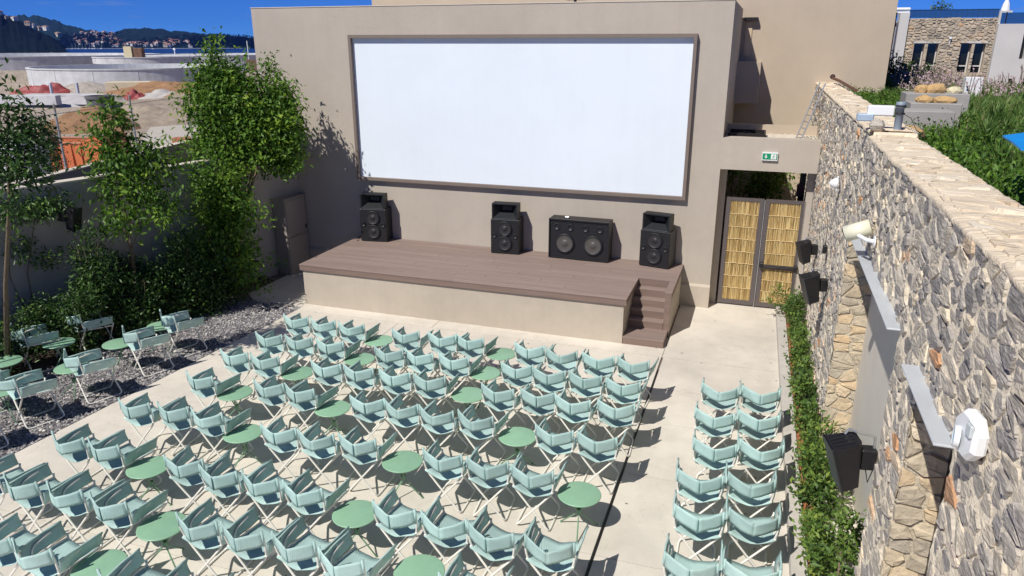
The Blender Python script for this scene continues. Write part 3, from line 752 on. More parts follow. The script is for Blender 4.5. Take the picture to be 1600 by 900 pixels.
# ------------------------------------------------------------------ fittings on the stone wall
def wall_speaker(loc, rz, sc_, label, tilt=18):
    t = thing('wall_speaker', label, 'loudspeaker', loc, rz, 'black speakers mounted on the walls')
    M = Matrix.Scale(sc_, 4) @ Matrix.Rotation(R(tilt), 4, 'X')
    mb = MB(); w0, w1 = .155, .11
    prof = [(-w0, -.17), (w0, -.17), (w1 + .015, .06), (w1 - .02, .10), (-w1 + .02, .10), (-w1 - .015, .06)]
    V = [M @ Vector((x * (1 if z > 0 else .9), y if z > 0 else min(y, -.02 if y > 0 else y), z)) for z in (-.23, .23) for x, y in prof]
    mb.add(V, [tuple(reversed(range(6))), tuple(range(6, 12))] + [(i, (i + 1) % 6, 6 + (i + 1) % 6, 6 + i) for i in range(6)])
    mb.build('cabinet', blackbox, t)
    MB().bbox((-.165, -.190, -.25), (.165, -.168, .25), .01, M=M).build('grille', blackhorn, t)
    mb = MB()
    for x in (-.09, -.03, .03, .09): mb.box((x - .004, -.15, .240), (x + .004, .05, .246), M=M)
    mb.build('top_ribs', blackhorn, t)
    q = lambda p: M @ Vector(p)
    MB().tube([q((-.08, .0, .245)), q((-.08, .05, .285)), q((0, .09, .29)), Vector((0, .17 * sc_, .26 * sc_)), Vector((0, .185 * sc_, .05 * sc_))], .011, 7).build('yoke', alu, t)
    MB().bbox((-.05, .05 * sc_, -.06), (.05, .20 * sc_, .12), .012).build('wall_plate', blackbox, t)
    MB().tube([q((.05, .09, -.05)), Vector((.06, .14 * sc_, -.16)), Vector((.03, .19 * sc_, -.04))], .005, 5).build('cable', blackbox, t)
    return t
wall_speaker((.96, 13.3, 2.06), R(-75), .78, 'farthest small black speaker on the stone wall, nearest the reed gate')
wall_speaker((.95, 10.9, 2.16), R(-75), .86, 'black speaker on the stone wall left of the grey recess')
wall_speaker((.95, 5.72, 2.33), R(-78), .84, 'large near black speaker on the stone wall between the two recesses')
wall_speaker((-12.05, 9.95, 2.42), R(105), .85, 'black speaker on the grey side wall half hidden by leaves', 12)
MB().bbox((.02 - .02, 0, 0), (.04, .1, .1), .01)
t = thing('junction_box', 'small black junction box with a wire on the stone wall', 'box', (1.07, 11.6, 2.55)); MB().bbox((-.03, -.05, -.06), (.03, .05, .06), .008).build('box', blackbox, t)
MB().tube([(.0, 0, .06), (.0, .02, .35), (.0, .18, .42), (.01, .45, .36)], .005, 5).build('wire', blackbox, t)
t = thing('projector_tube', 'cream cylindrical camera housing on a white arm above the grey recess', 'camera', (1.10, 7.35, 3.74))
MB().tube([(.0, 0, .0), (-.07, .05, .0), (-.125, .16, .01)], .020, 8).build('arm', white_p, t); MB().lathe([(.0, 0), (.055, 0), (.055, .012), (.0, .012)], 16, Matrix.Rotation(-PI / 2, 4, 'Y')).build('wall_plate', white_p, t)
mb = MB(); mb.tube([(-.02, .24, .085), (-.235, .27, -.01)], .078, 18); mb.build('housing', cream_p, t, True)
MB().tube([(-.234, .269, -.009), (-.242, .270, -.013)], .062, 16).build('lens', glassm, t)
t = thing('emergency_lamp', 'big white wall lamp with round glass LED lens near the right edge', 'lamp', (1.10, 3.56, 3.76), R(-82)); t.scale = (.74, .66, .74)
Mx = Matrix.Rotation(PI / 2, 4, 'X')
mb = MB(); mb.lathe([(0, 0), (.155, 0), (.165, .02), (.165, .07), (.14, .10), (.0, .105)], 8, Matrix.Translation((0, 0, 0)) @ Mx @ Matrix.Rotation(R(22), 4, 'Z')); mb.build('housing', white_p, t)
mb = MB(); M2 = Matrix.Translation((-.035, -.10, -.04)) @ Matrix.Rotation(R(-20), 4, 'Z') @ Mx
mb.lathe([(.070, 0), (.072, .034), (.064, .040), (.060, .034)], 24, M2); mb.build('lens_ring', white_p, t, True)
MB().lathe([(.060, .034), (.055, .018), (.0, .016)], 24, M2).build('reflector', mat('lens_glass', (.22, .42, .52), .12, metal=.3), t, True)
mb = MB()
for k in range(14):
    for r in (.022, .043):
        if r < .03 and k % 2: continue
        a = 2 * PI * k / 14; P = M2 @ Vector((r * math.cos(a), r * math.sin(a), .018)); mb.lathe([(.0, .006), (.006, .0)], 6, Matrix.Translation(P) @ Mx)
mb.build('leds', white_p, t)
MB().bbox((.05, -.12, .03), (.13, -.09, .12), .01).build('clip', mat('clear_plastic', (.55, .6, .62), .15), t)
t = thing('dome_camera', 'small white dome camera on the far stone wall', 'camera', (1.085, 11.2, 3.62), R(-90))
MB().lathe([(0, 0), (.075, 0), (.08, .03), (.065, .06), (.04, .10), (0, .115)], 14, Mx).build('dome', white_p, t, True); MB().bbox((-.05, -.02, -.11), (.05, 0, .11), .01).build('back_plate', white_p, t)
# pipe and white aerial box on the wall top
t = thing('vent_pipe', 'short grey plastic pipe standing on the stone wall top', 'pipe', (1.40, 9.10, TOPF)); t.scale = (.74, .74, .82)
MB().lathe([(.055, 0), (.055, .28), (.066, .28), (.068, .36), (.05, .36), (.05, .30)], 16, cap=False).build('pipe_body', pipe_m, t, True)
for z_ in (.20, .30): MB().lathe([(.068, z_), (.072, z_ + .005), (.072, z_ + .015), (.068, z_ + .02)], 16).build('clamp_band', darkmetal, t)
MB().tube([(.06, -.02, .2), (.15, -.06, .16), (.22, -.2, .02), (.27, -.35, -.02)], .006, 5).build('cable', blackbox, t)
t = thing('aerial_box', 'white flat antenna box strapped to the grey pipe on the wall', 'antenna', (1.22, 9.15, TOPF + .10))
MB().bbox((-.14, -.05, .04), (.13, .05, .15), .012).build('box', white_p, t); MB().bbox((-.24, -.07, -.02), (-.07, .05, .06), .01).build('bracket', mat('blueish_metal', (.45, .56, .68), .4, metal=.3), t)
t = thing('wall_rubble', 'rough brown stone wedged beside the grey pipe', 'stone', (1.18, 9.02, TOPF + .05))
mb = MB(); mb.lathe([(0, -.07), (.06, -.05), (.085, .0), (.06, .05), (0, .07)], 7); mb.build('boulder', stone_m, t)
# ladder leaning on the far end
t = thing('ladder', 'aluminium ladder leaning from the gate roof onto the stone wall end', 'ladder', (.72, 16.4, 3.62))
a, b = Vector((0, 0, 0)), Vector((.33, .12, 1.12)); side = Vector((-.08, .26, 0)) * .55
MB().tube([a - side, b - side], .016, 6).tube([a + side, b + side], .016, 6).build('rail', alu, t)
for k in range(8):
    p = a.lerp(b, (k + .7) / 8.6); MB().tube([p - side, p + side], .010, 6).build('rung', alu, t)
t = thing('rusty_pipe_end', 'rusty brown pipe end lying at the far end of the wall top', 'pipe', (1.52, 18.5, TOPF + .10))
MB().tube([(-.10, .7, .03), (0, 0, .0), (.06, -3.0, -.04)], .03, 10).build('pipe_body', mat('rusty_brown', (.12, .055, .035), .8, var=.2), t); MB().lathe([(0, -.06), (.05, -.04), (.06, 0), (.05, .04), (0, .06)], 12, Matrix.Translation((-.10, .7, .06)) @ Mx).build('flange', mat('rusty_dark', (.05, .03, .025), .8), t)

# curb and planter at the right
mb = MB(); n = 14; G0 = []
cx_ = lambda y: (.66 + (15.7 - y) * .0125)
pts = [(y, cx_(y)) for y in np.linspace(-2, 15.85, n)]
V = []
for y, x in pts: V += [(x, y, 0), (x + .004, y, .115), (x + .012, y, .125), (x + .175, y, .125), (x + .185, y, .0)]
F = [(i * 5 + k, i * 5 + k + 1, (i + 1) * 5 + k + 1, (i + 1) * 5 + k) for i in range(n - 1) for k in range(4)] + [tuple((n - 1) * 5 + k for k in range(5)), tuple(reversed(range(5)))]
mb.add(V, F); cb = mb.build('planter_kerb', curb_m); tag(cb, 'pale concrete kerb along the shrub bed on the right', 'kerb')
struct(MB().add([(cx_(-2) + .18, -2, .07), (1.14, -2, .07), (1.14, 15.9, .07), (cx_(15.9) + .18, 15.9, .07)], [(0, 1, 2, 3)]).build('shrub_bed_soil', redsoil))

# ================================================================== SLING CHAIRS AND TABLES
def fabric_mat():
    m = mat('aqua_sling_fabric', (.47, .66, .63), .84, objrand=.12, var=.07, vscale=7, transl=.12)
    n = m.node_tree.nodes; l = m.node_tree.links
    b = [x for x in n if x.type == 'BSDF_PRINCIPLED'][0]
    tcn = n.new('ShaderNodeTexCoord'); wv = n.new('ShaderNodeTexWave'); wv.wave_type = 'BANDS'; wv.bands_direction = 'Z'; wv.inputs['Scale'].default_value = 42; wv.inputs['Distortion'].default_value = .3
    l.new(tcn.outputs['Object'], wv.inputs['Vector'])
    w2 = n.new('ShaderNodeTexWave'); w2.bands_direction = 'Y'; w2.inputs['Scale'].default_value = 42
    l.new(tcn.outputs['Object'], w2.inputs['Vector'])
    ad = n.new('ShaderNodeMath'); ad.operation = 'ADD'; l.new(wv.outputs['Fac'], ad.inputs[0]); l.new(w2.outputs['Fac'], ad.inputs[1])
    bp = n.new('ShaderNodeBump'); bp.inputs['Distance'].default_value = .0012; l.new(ad.outputs[0], bp.inputs['Height']); l.new(bp.outputs[0], b.inputs['Normal'])
    return m
fab = fabric_mat()
seam_m = mat('sling_seam', (.16, .30, .30), .8)
TR = .0125
def arc(pts, k=3):
    """round the corners of a polyline"""
    P = [Vector(p) for p in pts]; out = [P[0]]
    for i in range(1, len(P) - 1):
        a, b, c = P[i - 1], P[i], P[i + 1]; r = min(.06, (b - a).length * .4, (c - b).length * .4)
        s_, e_ = b + (a - b).normalized() * r, b + (c - b).normalized() * r
        for j in range(k + 1):
            t = j / k; out.append(s_.lerp(b, t).lerp(b.lerp(e_, t), t))
    out.append(P[-1]); return out
def leg_frame(s):
    p = [(-s * .247, -.285, .872), (-s * .252, -.262, .66), (-s * .226, -.235, .525), (s * .205, -.25, .014), (s * .205, .28, .014), (-s * .228, .245, .50), (-s * .240, .26, .55)]
    return MB().tube(arc(p), TR, 7)
def seat_rail(s):
    p = [(s * .236, -.262, .556), (s * .228, .25, .502)]
    return MB().tube(p, TR, 7)
def arm_bracket(s):
    p = [(s * .228, -.13, .52), (s * .242, -.15, .60), (s * .25, -.10, .655), (s * .256, .10, .668)]
    return MB().tube(arc(p), .010, 6)
def backrest(v):
    mb = MB(); nx = 6; sk = .012 * math.sin(v * 1.9)
    for half in (-1, 1):
        G = []
        for i in range(nx + 1):
            au = i / nx if half > 0 else 1 - i / nx; u = half * au; row = []
            dep = (.125 + sk) * (1 - au) ** 1.08 + .022 * math.sin(au * PI) * (1 if v % 2 else .5)
            for j in range(6):
                w = j / 5; x = u * .247
                top = .872 - (.055 + sk) * (1 - au) ** .9; bot = .698 - (.050 - sk) * (1 - au) ** .9
                z = bot + (top - bot) * w
                y = -.275 - dep - .006 * w + .007 * math.sin(v * 2.1 + u * 7 + w * 4.5) * math.sin(au * PI) + .010 * math.sin((w - .5) * 3 + u * 4 + v) * (1 - au) * au * 2
                row.append((x, y, z))
            G.append(row)
        mb.sheet(G, .005)
    for s in (-1, 1): mb.tube([(s * .2485, -.268, .700), (s * .2475, -.286, .878)], .0135, 8)
    return mb
def seam(): return MB().box((-.004, -.408, .652), (.004, -.398, .815))
def seat(v):
    G = []
    for i in range(11):
        u = -1 + 2 * i / 10; au = abs(u); row = []
        for j in range(8):
            w = j / 7; y = -.285 + .52 * w
            z = .562 - .052 * w - .088 * (1 - au ** 1.3) * (1 - .25 * w) + .004 * math.sin(u * 6 + v * 2 + w * 3)
            row.append((u * .236, y, z))
        G.append(row)
    return MB().sheet(G, .006)
def arm(s, v):
    G = []
    for i in range(11):
        w = i / 10; y = -.25 + .50 * w; row = []
        for j in range(5):
            t = j / 4; wr = .011 * math.sin(w * 9 + v * 1.7 + s) * math.sin(t * PI) + .004 * math.sin(w * 22 + v)
            x = s * (.240 + .028 * t + wr + .016 * w * t)
            z = .545 + (.145 + .02 * (1 - w)) * t + .008 * math.sin(w * PI)
            row.append((x, y, z))
        G.append(row)
    mb = MB().sheet(G, .005)
    top = [G[i][4] for i in range(0, 11, 2)]; mb.tube(top, .011, 7)
    return mb
chair0 = thing('sling_chair', 'x', 'chair', (0, 0, 0), 0, 'aqua sling chairs with cream tube frames')
for s in (-1, 1):
    leg_frame(s).build('leg_frame', white_tube, chair0, True); seat_rail(s).build('seat_rail', white_tube, chair0, True); arm_bracket(s).build('arm_bracket', white_tube, chair0, True)
VAR = []
for v in range(4):
    if v == 0:
        bk = backrest(v).build('backrest', fab, chair0, True); seam().build('seam', seam_m, bk)
        seat(v).build('seat', fab, chair0, True); arm(-1, v).build('arm_sling', fab, chair0, True); arm(1, v).build('arm_sling', fab, chair0, True)
    else:
        tmp = [backrest(v).build('backrest', fab, None, True), seat(v).build('seat', fab, None, True)]
        VAR.append({'backrest': tmp[0].data, 'seat': tmp[1].data})
        for o in tmp: bpy.data.objects.remove(o)
used = [False]
def place_chair(x, y, rz, label):
    if not used[0]:
        used[0] = True; chair0.location = (x, y, 0); chair0.rotation_euler = (0, 0, rz); chair0['label'] = label; return chair0
    return copy_thing(chair0, (x, y, 0), rz, label, swap=random.choice([None] + VAR))
ROWS = [
 [(-7.60, 10.66), (-7.05, 10.67), (-6.49, 10.65), (-5.44, 10.66), (-4.77, 10.74), (-4.26, 10.77), (-3.22, 10.75), (-2.68, 10.72), (-2.07, 10.72), (-1.52, 10.73)],
 [(-7.54, 9.81), (-7.0, 9.84), (-6.42, 9.86), (-5.34, 9.9), (-4.79, 9.92), (-4.24, 9.94), (-3.2, 9.97), (-2.67, 9.95), (-2.11, 9.96), (-1.55, 9.93)],
 [(-7.62, 8.98), (-7.07, 9.03), (-5.98, 9.06), (-5.43, 9.1), (-4.86, 9.14), (-4.3, 9.19), (-3.18, 9.14), (-2.62, 9.19), (-2.08, 9.14), (-1.53, 9.19)],
 [(-7.51, 8.11), (-6.4, 8.21), (-5.86, 8.22), (-4.84, 8.26), (-4.30, 8.27), (-3.75, 8.26), (-3.21, 8.29), (-2.12, 8.28), (-1.56, 8.27)],
 [(-7.78, 7.12), (-7.2, 7.2), (-6.63, 7.23), (-5.50, 7.17), (-4.96, 7.19), (-4.39, 7.24), (-3.25, 7.26), (-2.69, 7.28), (-2.12, 7.29)],
 [(-7.84, 6.16), (-7.27, 6.16), (-6.13, 6.17), (-5.56, 6.13), (-4.99, 6.16), (-4.42, 6.14), (-3.29, 6.13), (-2.73, 6.12), (-2.18, 6.1), (-1.60, 6.11)],
 [(-8.10, 5.26), (-7.50, 5.25), (-6.90, 5.27), (-6.28, 5.27), (-5.12, 5.29), (-4.57, 5.31), (-3.98, 5.32), (-3.40, 5.26), (-2.16, 5.30)],
 [(-6.90, 4.42), (-6.34, 4.42), (-5.20, 4.37), (-4.64, 4.37)],
]
RN = ['front row by the stage', 'second row from the stage', 'third row from the stage', 'fourth row from the stage', 'fifth row from the stage', 'sixth row from the stage', 'seventh row from the stage', 'nearest row at the lower left edge']
for ri, row in enumerate(ROWS):
    for ci, (x, y) in enumerate(row):
        place_chair(x + random.uniform(-.012, .012), y + random.uniform(-.02, .02), R(random.gauss(0, 3.2)), f'aqua sling chair, {ORD(ci + 1)} from the left in the {RN[ri]}')
RB = [(-.19, 10.20), (.35, 10.28), (-.21, 9.38), (.34, 9.50), (-.16, 8.56), (.38, 8.72), (-.28, 7.80), (.28, 7.91), (-.23, 7.10), (.32, 7.22), (-.22, 6.28), (.32, 6.36)]
for i, (x, y) in enumerate(RB):
    place_chair(x, y, R(random.uniform(-2.5, 2.5)), f'aqua sling chair, {"left" if i % 2 == 0 else "right"} one of the {ORD(i // 2 + 1)} pair beside the shrub kerb')
GC = [(-11.62, 8.92, -22, 'upper left'), (-10.55, 8.42, -22, 'middle'), (-9.86, 9.20, -21, 'farthest right'), (-10.98, 7.95 - .0, -20, 'dim'), (-10.32, 7.55, -20, 'near middle'), (-10.02, 7.0, -19, 'near right'), (-11.05, 7.05, -20, 'near left'), (-10.02, 5.75, -17, 'bottom')]
GC = []
def gchair(fx, fy, rot, label):        # from the near rear foot of the chair
    a = R(rot); c, s_ = math.cos(a), math.sin(a); lx, ly = .205, -.25
    place_chair(fx - (lx * c - ly * s_), fy - (lx * s_ + ly * c), a, label)
gchair(-11.33, 9.20, -21, 'aqua sling chair on gravel, farthest left against the dark bushes')
gchair(-9.70, 8.86, -20, 'aqua sling chair on gravel, second farthest along the paving edge')
gchair(-9.70, 9.72, -20, 'aqua sling chair on gravel, farthest one along the paving edge')
gchair(-9.77, 7.77, -20, 'aqua sling chair on gravel, third farthest along the paving edge')
gchair(-11.64, 8.33, -20, 'aqua sling chair on gravel beside the partly shaded green table')
gchair(-9.97, 6.86, -19, 'aqua sling chair on gravel, nearest fully visible one at the left edge')
gchair(-10.95, 6.86, -19, 'aqua sling chair on gravel, cut by the left edge of the photo')
gchair(-9.98, 5.95, -18, 'aqua sling chair on gravel at the lower left edge, mostly cut off')

tb0 = thing('round_table', 'x', 'table', (0, 0, 0), 0, 'round green metal tables')
mb = MB(); mb.lathe([(0, .488), (.244, .488), (.254, .492), (.257, .499), (.254, .506), (.247, .508), (0, .5085)], 40); mb.build('tabletop', table_m, tb0, True)
for k in range(3):
    a = R(20 + 120 * k); c, s_ = math.cos(a), math.sin(a)
    pts = [(.03 * c, .03 * s_, .585), (-.02 * c, -.02 * s_, .30), (-.0 * c, -.0 * s_, .29)]
    MB().tube(arc([(-.13 * c, -.13 * s_, .485), (-.015 * c, -.015 * s_, .27), (.25 * c, .25 * s_, .012)]), .0085, 6).tube([(.247 * c, .247 * s_, .0), (.251 * c, .251 * s_, .02)], .012, 6).build('leg', table_leg, tb0, True)
MB().lathe([(.028, .25), (.032, .26), (.032, .29), (.028, .30)], 10).build('hub', table_leg, tb0, True)
TROWS = [[(-6.07, 10.6), (-3.82, 10.74)], [(-5.99, 9.78), (-3.82, 9.94)], [(-6.65, 8.98), (-3.78, 9.15)], [(-7.14, 8.08), (-5.48, 8.12), (-2.7, 8.22)], [(-6.24, 7.11), (-3.88, 7.17), (-1.6, 7.2)], [(-6.81, 6.04), (-3.89, 6.03)], [(-5.78, 5.16), (-2.8, 5.4)], [(-5.89, 4.44)]]
first = True
for ri, row in enumerate(TROWS):
    for ci, (x, y) in enumerate(row):
        lab = f'round green table, {ORD(ci + 1)} from the left in the {RN[ri]}' if len(row) > 1 else 'round green table cut by the lower left edge of the photo'
        if first: tb0.location = (x, y, 0); tb0['label'] = lab; tb0.rotation_euler = (0, 0, .3); first = False
        else: copy_thing(tb0, (x, y, 0), random.uniform(0, 6), lab)
for x, y, lab in ((-10.27, 9.94, 'round green table on gravel, farthest one beside the bushes'), (-10.34, 9.01, 'round green table on gravel, second farthest along the chairs'), (-10.26, 7.99, 'round green table on gravel, third farthest, half behind a chair'),
                  (-11.35, 8.7, 'round green table on gravel dappled by tree shade'), (-11.5, 7.81, 'dark round table in full shade at the left edge'), (-10.54, 7.04, 'round green table on gravel at the left edge behind a chair')):
    copy_thing(tb0, (x, y, 0), random.uniform(0, 6), lab)

# ================================================================== FOLIAGE
TW = {'slender_tree': .62, 'dark_leaf_tree': .62, 'broadleaf_tree': .82, 'leafy_shrub': .85}
def leaf_mesh(name, centers, radii, length, m, parent=None, kind=None, width=.42, per=14, twig=.12, down=.25, tone_mu=.5, tone_sd=.2, inner=.5, tone_grad=0):
    """clumps of folded leaves scattered through ellipsoids. centers: (x,y,z), radii: (rx,ry,rz,ntwigs)"""
    P = []; O = []
    for c, r in zip(centers, radii):
        n = int(r[3]); d = rng.normal(size=(n, 3)) ; d /= np.linalg.norm(d, axis=1)[:, None]
        rr = rng.uniform(inner ** 3, 1, n) ** (1 / 3)
        P.append(np.array(c) + d * rr[:, None] * np.array(r[:3]) * (1 + .25 * rng.normal(size=(n, 1)))); O.append(d)
    P = np.concatenate(P); O = np.concatenate(O); nt_ = len(P)
    tw = np.repeat(np.arange(nt_), per); n = len(tw)
    base = P[tw] + rng.normal(size=(n, 3)) * twig * np.array([1, 1, .8])
    dr = O[tw] * .55 + rng.normal(size=(n, 3)) * .8; dr[:, 2] -= down; dr /= np.linalg.norm(dr, axis=1)[:, None]
    up = rng.normal(size=(n, 3)) * .55 + np.array([0, 0, 1.0]) + O[tw] * .5
    sd = np.cross(dr, up); sd /= np.linalg.norm(sd, axis=1)[:, None] + 1e-9; nm = np.cross(sd, dr)
    L = (length * rng.uniform(.6, 1.25, n))[:, None]
    a = base; t = base + dr * L - nm * L * .12; mid = base + dr * L * .45
    l_ = mid + sd * L * width * .5 + nm * L * .06; r_ = mid - sd * L * width * .5 + nm * L * .06
    V = np.stack([a, l_, t, r_], 1).reshape(-1, 3)
    F = np.arange(n)[:, None] * 4 + np.array([[0, 1, 2, 0, 2, 3]]); F = F.reshape(-1, 3)
    tt = rng.normal(tone_mu, tone_sd, nt_)[tw] * .65 + rng.normal(tone_mu, tone_sd, n) * .35
    o = np_mesh(name, V, F, m, np.repeat(np.clip(tt, 0, 1), 2), parent=parent, kind=kind)
    return o
def tree(name, label, base, stems, blobs, m, length, cat='tree', group=None, **kw):
    t = thing(name, label, cat, base, 0, group); B = Vector(base)
    mb = MB()
    for s_ in stems:
        pts = [Vector(p) - B for p in s_[0]]; n = len(pts); r0, r1 = s_[1]
        mb.tube(arc(pts, 2) if n > 2 else pts, r0, 7) if False else mb.tube(pts, [r0 + (r1 - r0) * i / (n - 1) for i in range(n)], 7)
    mb.build('trunk', bark_m, t, True)
    leaf_mesh('crown', [tuple(Vector(b[:3]) - B) for b in blobs], [(b[3], b[4], b[5], b[6] * TW.get(name, 1)) for b in blobs], length, m, t, **kw)
    return t
def limbs(base, tops, h0, r=.035, seed=0):
    rs = random.Random(seed); out = []
    b = Vector(base); 
    for tp in tops:
        tp = Vector(tp); k = b + Vector((rs.uniform(-.06, .06), rs.uniform(-.06, .06), h0))
        out.append(([b, k, k.lerp(tp, .5) + Vector((rs.uniform(-.1, .1), rs.uniform(-.1, .1), .08)), tp], (r, r * .25)))
    return out
# large bright tree beside the screen wall
bt = (-11.15, 13.35, 0)
tops = [(-11.2, 13.3, 5.3), (-10.2, 13.7, 4.7), (-11.9, 13.4, 4.3), (-10.1, 13.4, 3.6), (-11.0, 12.9, 3.2), (-10.0, 13.8, 4.6)]
blobs = [(-11.15, 13.4, 4.85, .45, .5, .5, 150), (-11.45, 13.3, 4.2, .5, .55, .6, 210), (-10.75, 13.4, 4.3, .72, .6, .68, 360), (-10.15, 13.6, 4.1, .52, .5, .62, 230), (-9.75, 13.6, 4.35, .26, .25, .3, 40), (-9.7, 13.6, 3.7, .25, .25, .3, 34),
         (-10.75, 13.3, 3.45, .75, .6, .6, 320), (-11.45, 13.3, 3.3, .5, .55, .5, 150), (-10.15, 13.55, 3.3, .42, .45, .45, 120), (-11.0, 12.85, 2.6, .55, .45, .5, 170), (-10.75, 12.7, 2.0, .6, .45, .45, 190), (-10.9, 12.7, 1.3, .65, .5, .6, 200),
         (-11.15, 13.3, 5.5, .13, .13, .25, 12), (-9.85, 13.9, 4.5, .22, .2, .25, 22), (-10.2, 13.9, 4.95, .15, .15, .3, 16), (-10.9, 12.8, .7, .7, .5, .4, 120)]
def back(b, dy=.55):      # the crown leans towards the screen wall
    k = (b[1] + dy) / b[1]; return (b[0] * k, b[1] + dy, 5.5 - (5.5 - b[2]) * k, *b[3:])
blobs = [back(b) if b[2] > 2.9 else b for b in blobs] + [(-10.0, 14.05, 3.75, .30, .32, .42, 90), (-10.08, 14.05, 3.1, .30, .3, .36, 66), (-10.35, 14.2, 2.9, .3, .3, .3, 50)]; tops = [back(b) for b in tops]
tree('broadleaf_tree', 'large bright green tree leaning on the corner of the screen wall', bt, limbs(bt, tops, 1.2, .045, 1), blobs, leafA, .118, per=14, twig=.12, tone_mu=.56, tone_sd=.24, width=.46)
# slimmer tree in the middle of the left bed
bt = (-11.63, 10.75, 0)
tops = [(-11.48, 10.80, 4.3), (-11.98, 10.90, 3.6), (-11.18, 10.90, 3.5), (-10.88, 11.10, 3.3), (-11.38, 10.60, 2.6)]
blobs = [(-11.53, 10.80, 4.15, .28, .3, .35, 55), (-11.83, 10.80, 3.7, .3, .3, .3, 45), (-11.33, 10.90, 3.45, .42, .4, .35, 80), (-10.93, 11.10, 3.35, .38, .3, .35, 65), (-11.73, 10.80, 3.0, .4, .3, .3, 45),
         (-11.18, 10.80, 2.85, .42, .4, .3, 60), (-10.83, 10.90, 2.45, .42, .3, .35, 60), (-11.48, 10.50, 2.35, .4, .3, .3, 50), (-12.08, 10.80, 3.3, .2, .2, .2, 14)]
tree('slender_tree', 'slender young tree with loose green leaves in front of the grey side wall', bt, limbs(bt, tops, 1.5, .015, 2), blobs, leafA, .13, per=13, twig=.13, tone_mu=.48, tone_sd=.24)
# dark tree at the left edge
bt = (-11.85, 8.05, 0)
tops = [(-10.6, 8.0, 4.7), (-10.2, 8.1, 4.3), (-9.9, 8.4, 4.2), (-10.9, 8.1, 5.0)]
blobs = [(-10.45, 8.0, 4.75, .22, .25, .35, 22), (-10.35, 8.0, 4.35, .38, .3, .3, 50), (-10.25, 8.1, 4.15, .26, .3, .28, 44), (-10.5, 8.0, 3.95, .42, .3, .3, 58), (-10.35, 8.05, 3.75, .28, .3, .25, 36), (-10.55, 7.9, 3.5, .3, .3, .25, 28), (-10.2, 8.1, 3.5, .15, .2, .2, 8), (-10.75, 7.9, 3.1, .22, .2, .25, 14)]
tree('dark_leaf_tree', 'dark leaved tree cut by the left edge above the grey wall', bt, [([Vector((-11.85, 8.0, 0)), Vector((-11.35, 8.0, 1.8)), Vector((-10.85, 8.0, 3.2)), Vector((-10.5, 8.0, 4.5))], (.035, .014)), ([Vector((-11.9, 8.1, 0)), Vector((-11.45, 8.1, 1.8)), Vector((-10.95, 8.1, 3.2)), Vector((-10.2, 8.1, 4.2))], (.028, .010))], blobs, leafB, .12, per=11, twig=.13, tone_mu=.45, tone_sd=.2)
# shrubs along the left wall
SH = [((-11.3, 10.4, 0), 1.5, 'bushy dark shrub right of the slender tree trunk', 120), ((-11.55, 9.35, 0), 1.25, 'low dark shrub left of the slender tree', 110), ((-11.1, 12.0, 0), 1.0, 'low dark shrub beside the gravel under the big tree', 100), ((-11.75, 9.9, 0), 2.1, 'tall leafy shrub on the dark bed behind the shaded table', 170), ((-11.2, 11.7, 0), 2.0, 'dense dark shrub between the two trees on the left bed', 190), ((-11.9, 10.9, 0), 1.7, 'dark shrub close to the side wall under the slender tree', 130),
      ((-11.0, 12.35, 0), 1.5, 'shrub at the foot of the large bright tree', 130), ((-12.3, 9.1, 0), 1.0, 'low shrub below the wall speaker on the grey wall', 80), ((-12.0, 8.0, 0), 1.1, 'dim low shrub at the far left edge of the bed', 90), ((-11.5, 11.2, 0), 1.3, 'low dark shrub filling the bed middle', 100)]
for i, (b, h, lab, ntw) in enumerate(SH):
    rs = random.Random(50 + i); ntw = int(ntw * 1.5); h *= (.98 if b[1] < 10.2 else .80)
    bl = [(b[0] + rs.uniform(-.15, .15), b[1] + rs.uniform(-.2, .2), h * f, .38 * (1.15 - f * .5), .42 * (1.15 - f * .5), h * .22, ntw / 4) for f in (.2, .42, .64, .85)]
    bl += [(b[0] + rs.uniform(-.3, .3), b[1] + rs.uniform(-.3, .3), h * rs.uniform(.5, 1.02), .14, .14, .2, 10) for _ in range(3)]
    tree('leafy_shrub', lab, b, limbs(b, [(b[0] + rs.uniform(-.25, .25), b[1] + rs.uniform(-.25, .25), h * .95) for _ in range(5)], .25, .012, i), bl, leafB, .085, 'shrub', 'shrubs along the side wall', per=15, twig=.11, tone_mu=.5, tone_sd=.24, down=-.1)
# ivy like climbing leaves on the side wall near the speaker
bt = (-12.45, 9.35, 0)
tree('climbing_plant', 'climbing plant spreading over the grey wall above its speaker', bt, [([Vector((-12.5, 9.2, 0)), Vector((-12.55, 9.3, 1.5)), Vector((-12.4, 9.6, 2.6))], (.015, .006)), ([Vector((-12.5, 9.2, 0)), Vector((-12.6, 9.0, 1.5)), Vector((-12.5, 9.1, 2.7))], (.015, .006))],
     [(-12.45, 9.3, 2.62, .22, .5, .16, 50), (-12.25, 9.9, 2.66, .22, .35, .14, 36), (-12.5, 9.2, 2.1, .15, .3, .2, 16), (-12.4, 9.6, 1.7, .14, .3, .2, 12)], leafB, .10, 'plant', per=11, twig=.09, tone_mu=.6, tone_sd=.22)
# plants between the two walls
tree('ivy_bush', 'mound of ivy spilling between the two side walls beside the tree', (-12.6, 15.2, 2.2), [([Vector((-12.6, 15.2, 2.2)), Vector((-12.6, 15.2, 2.8))], (.02, .01))], [(-12.5, 15.0, 2.75, .6, .9, .3, 160), (-12.9, 16.5, 2.7, .6, .7, .3, 90)], leafB, .10, 'bush', per=12, twig=.12, tone_mu=.7, tone_sd=.18)

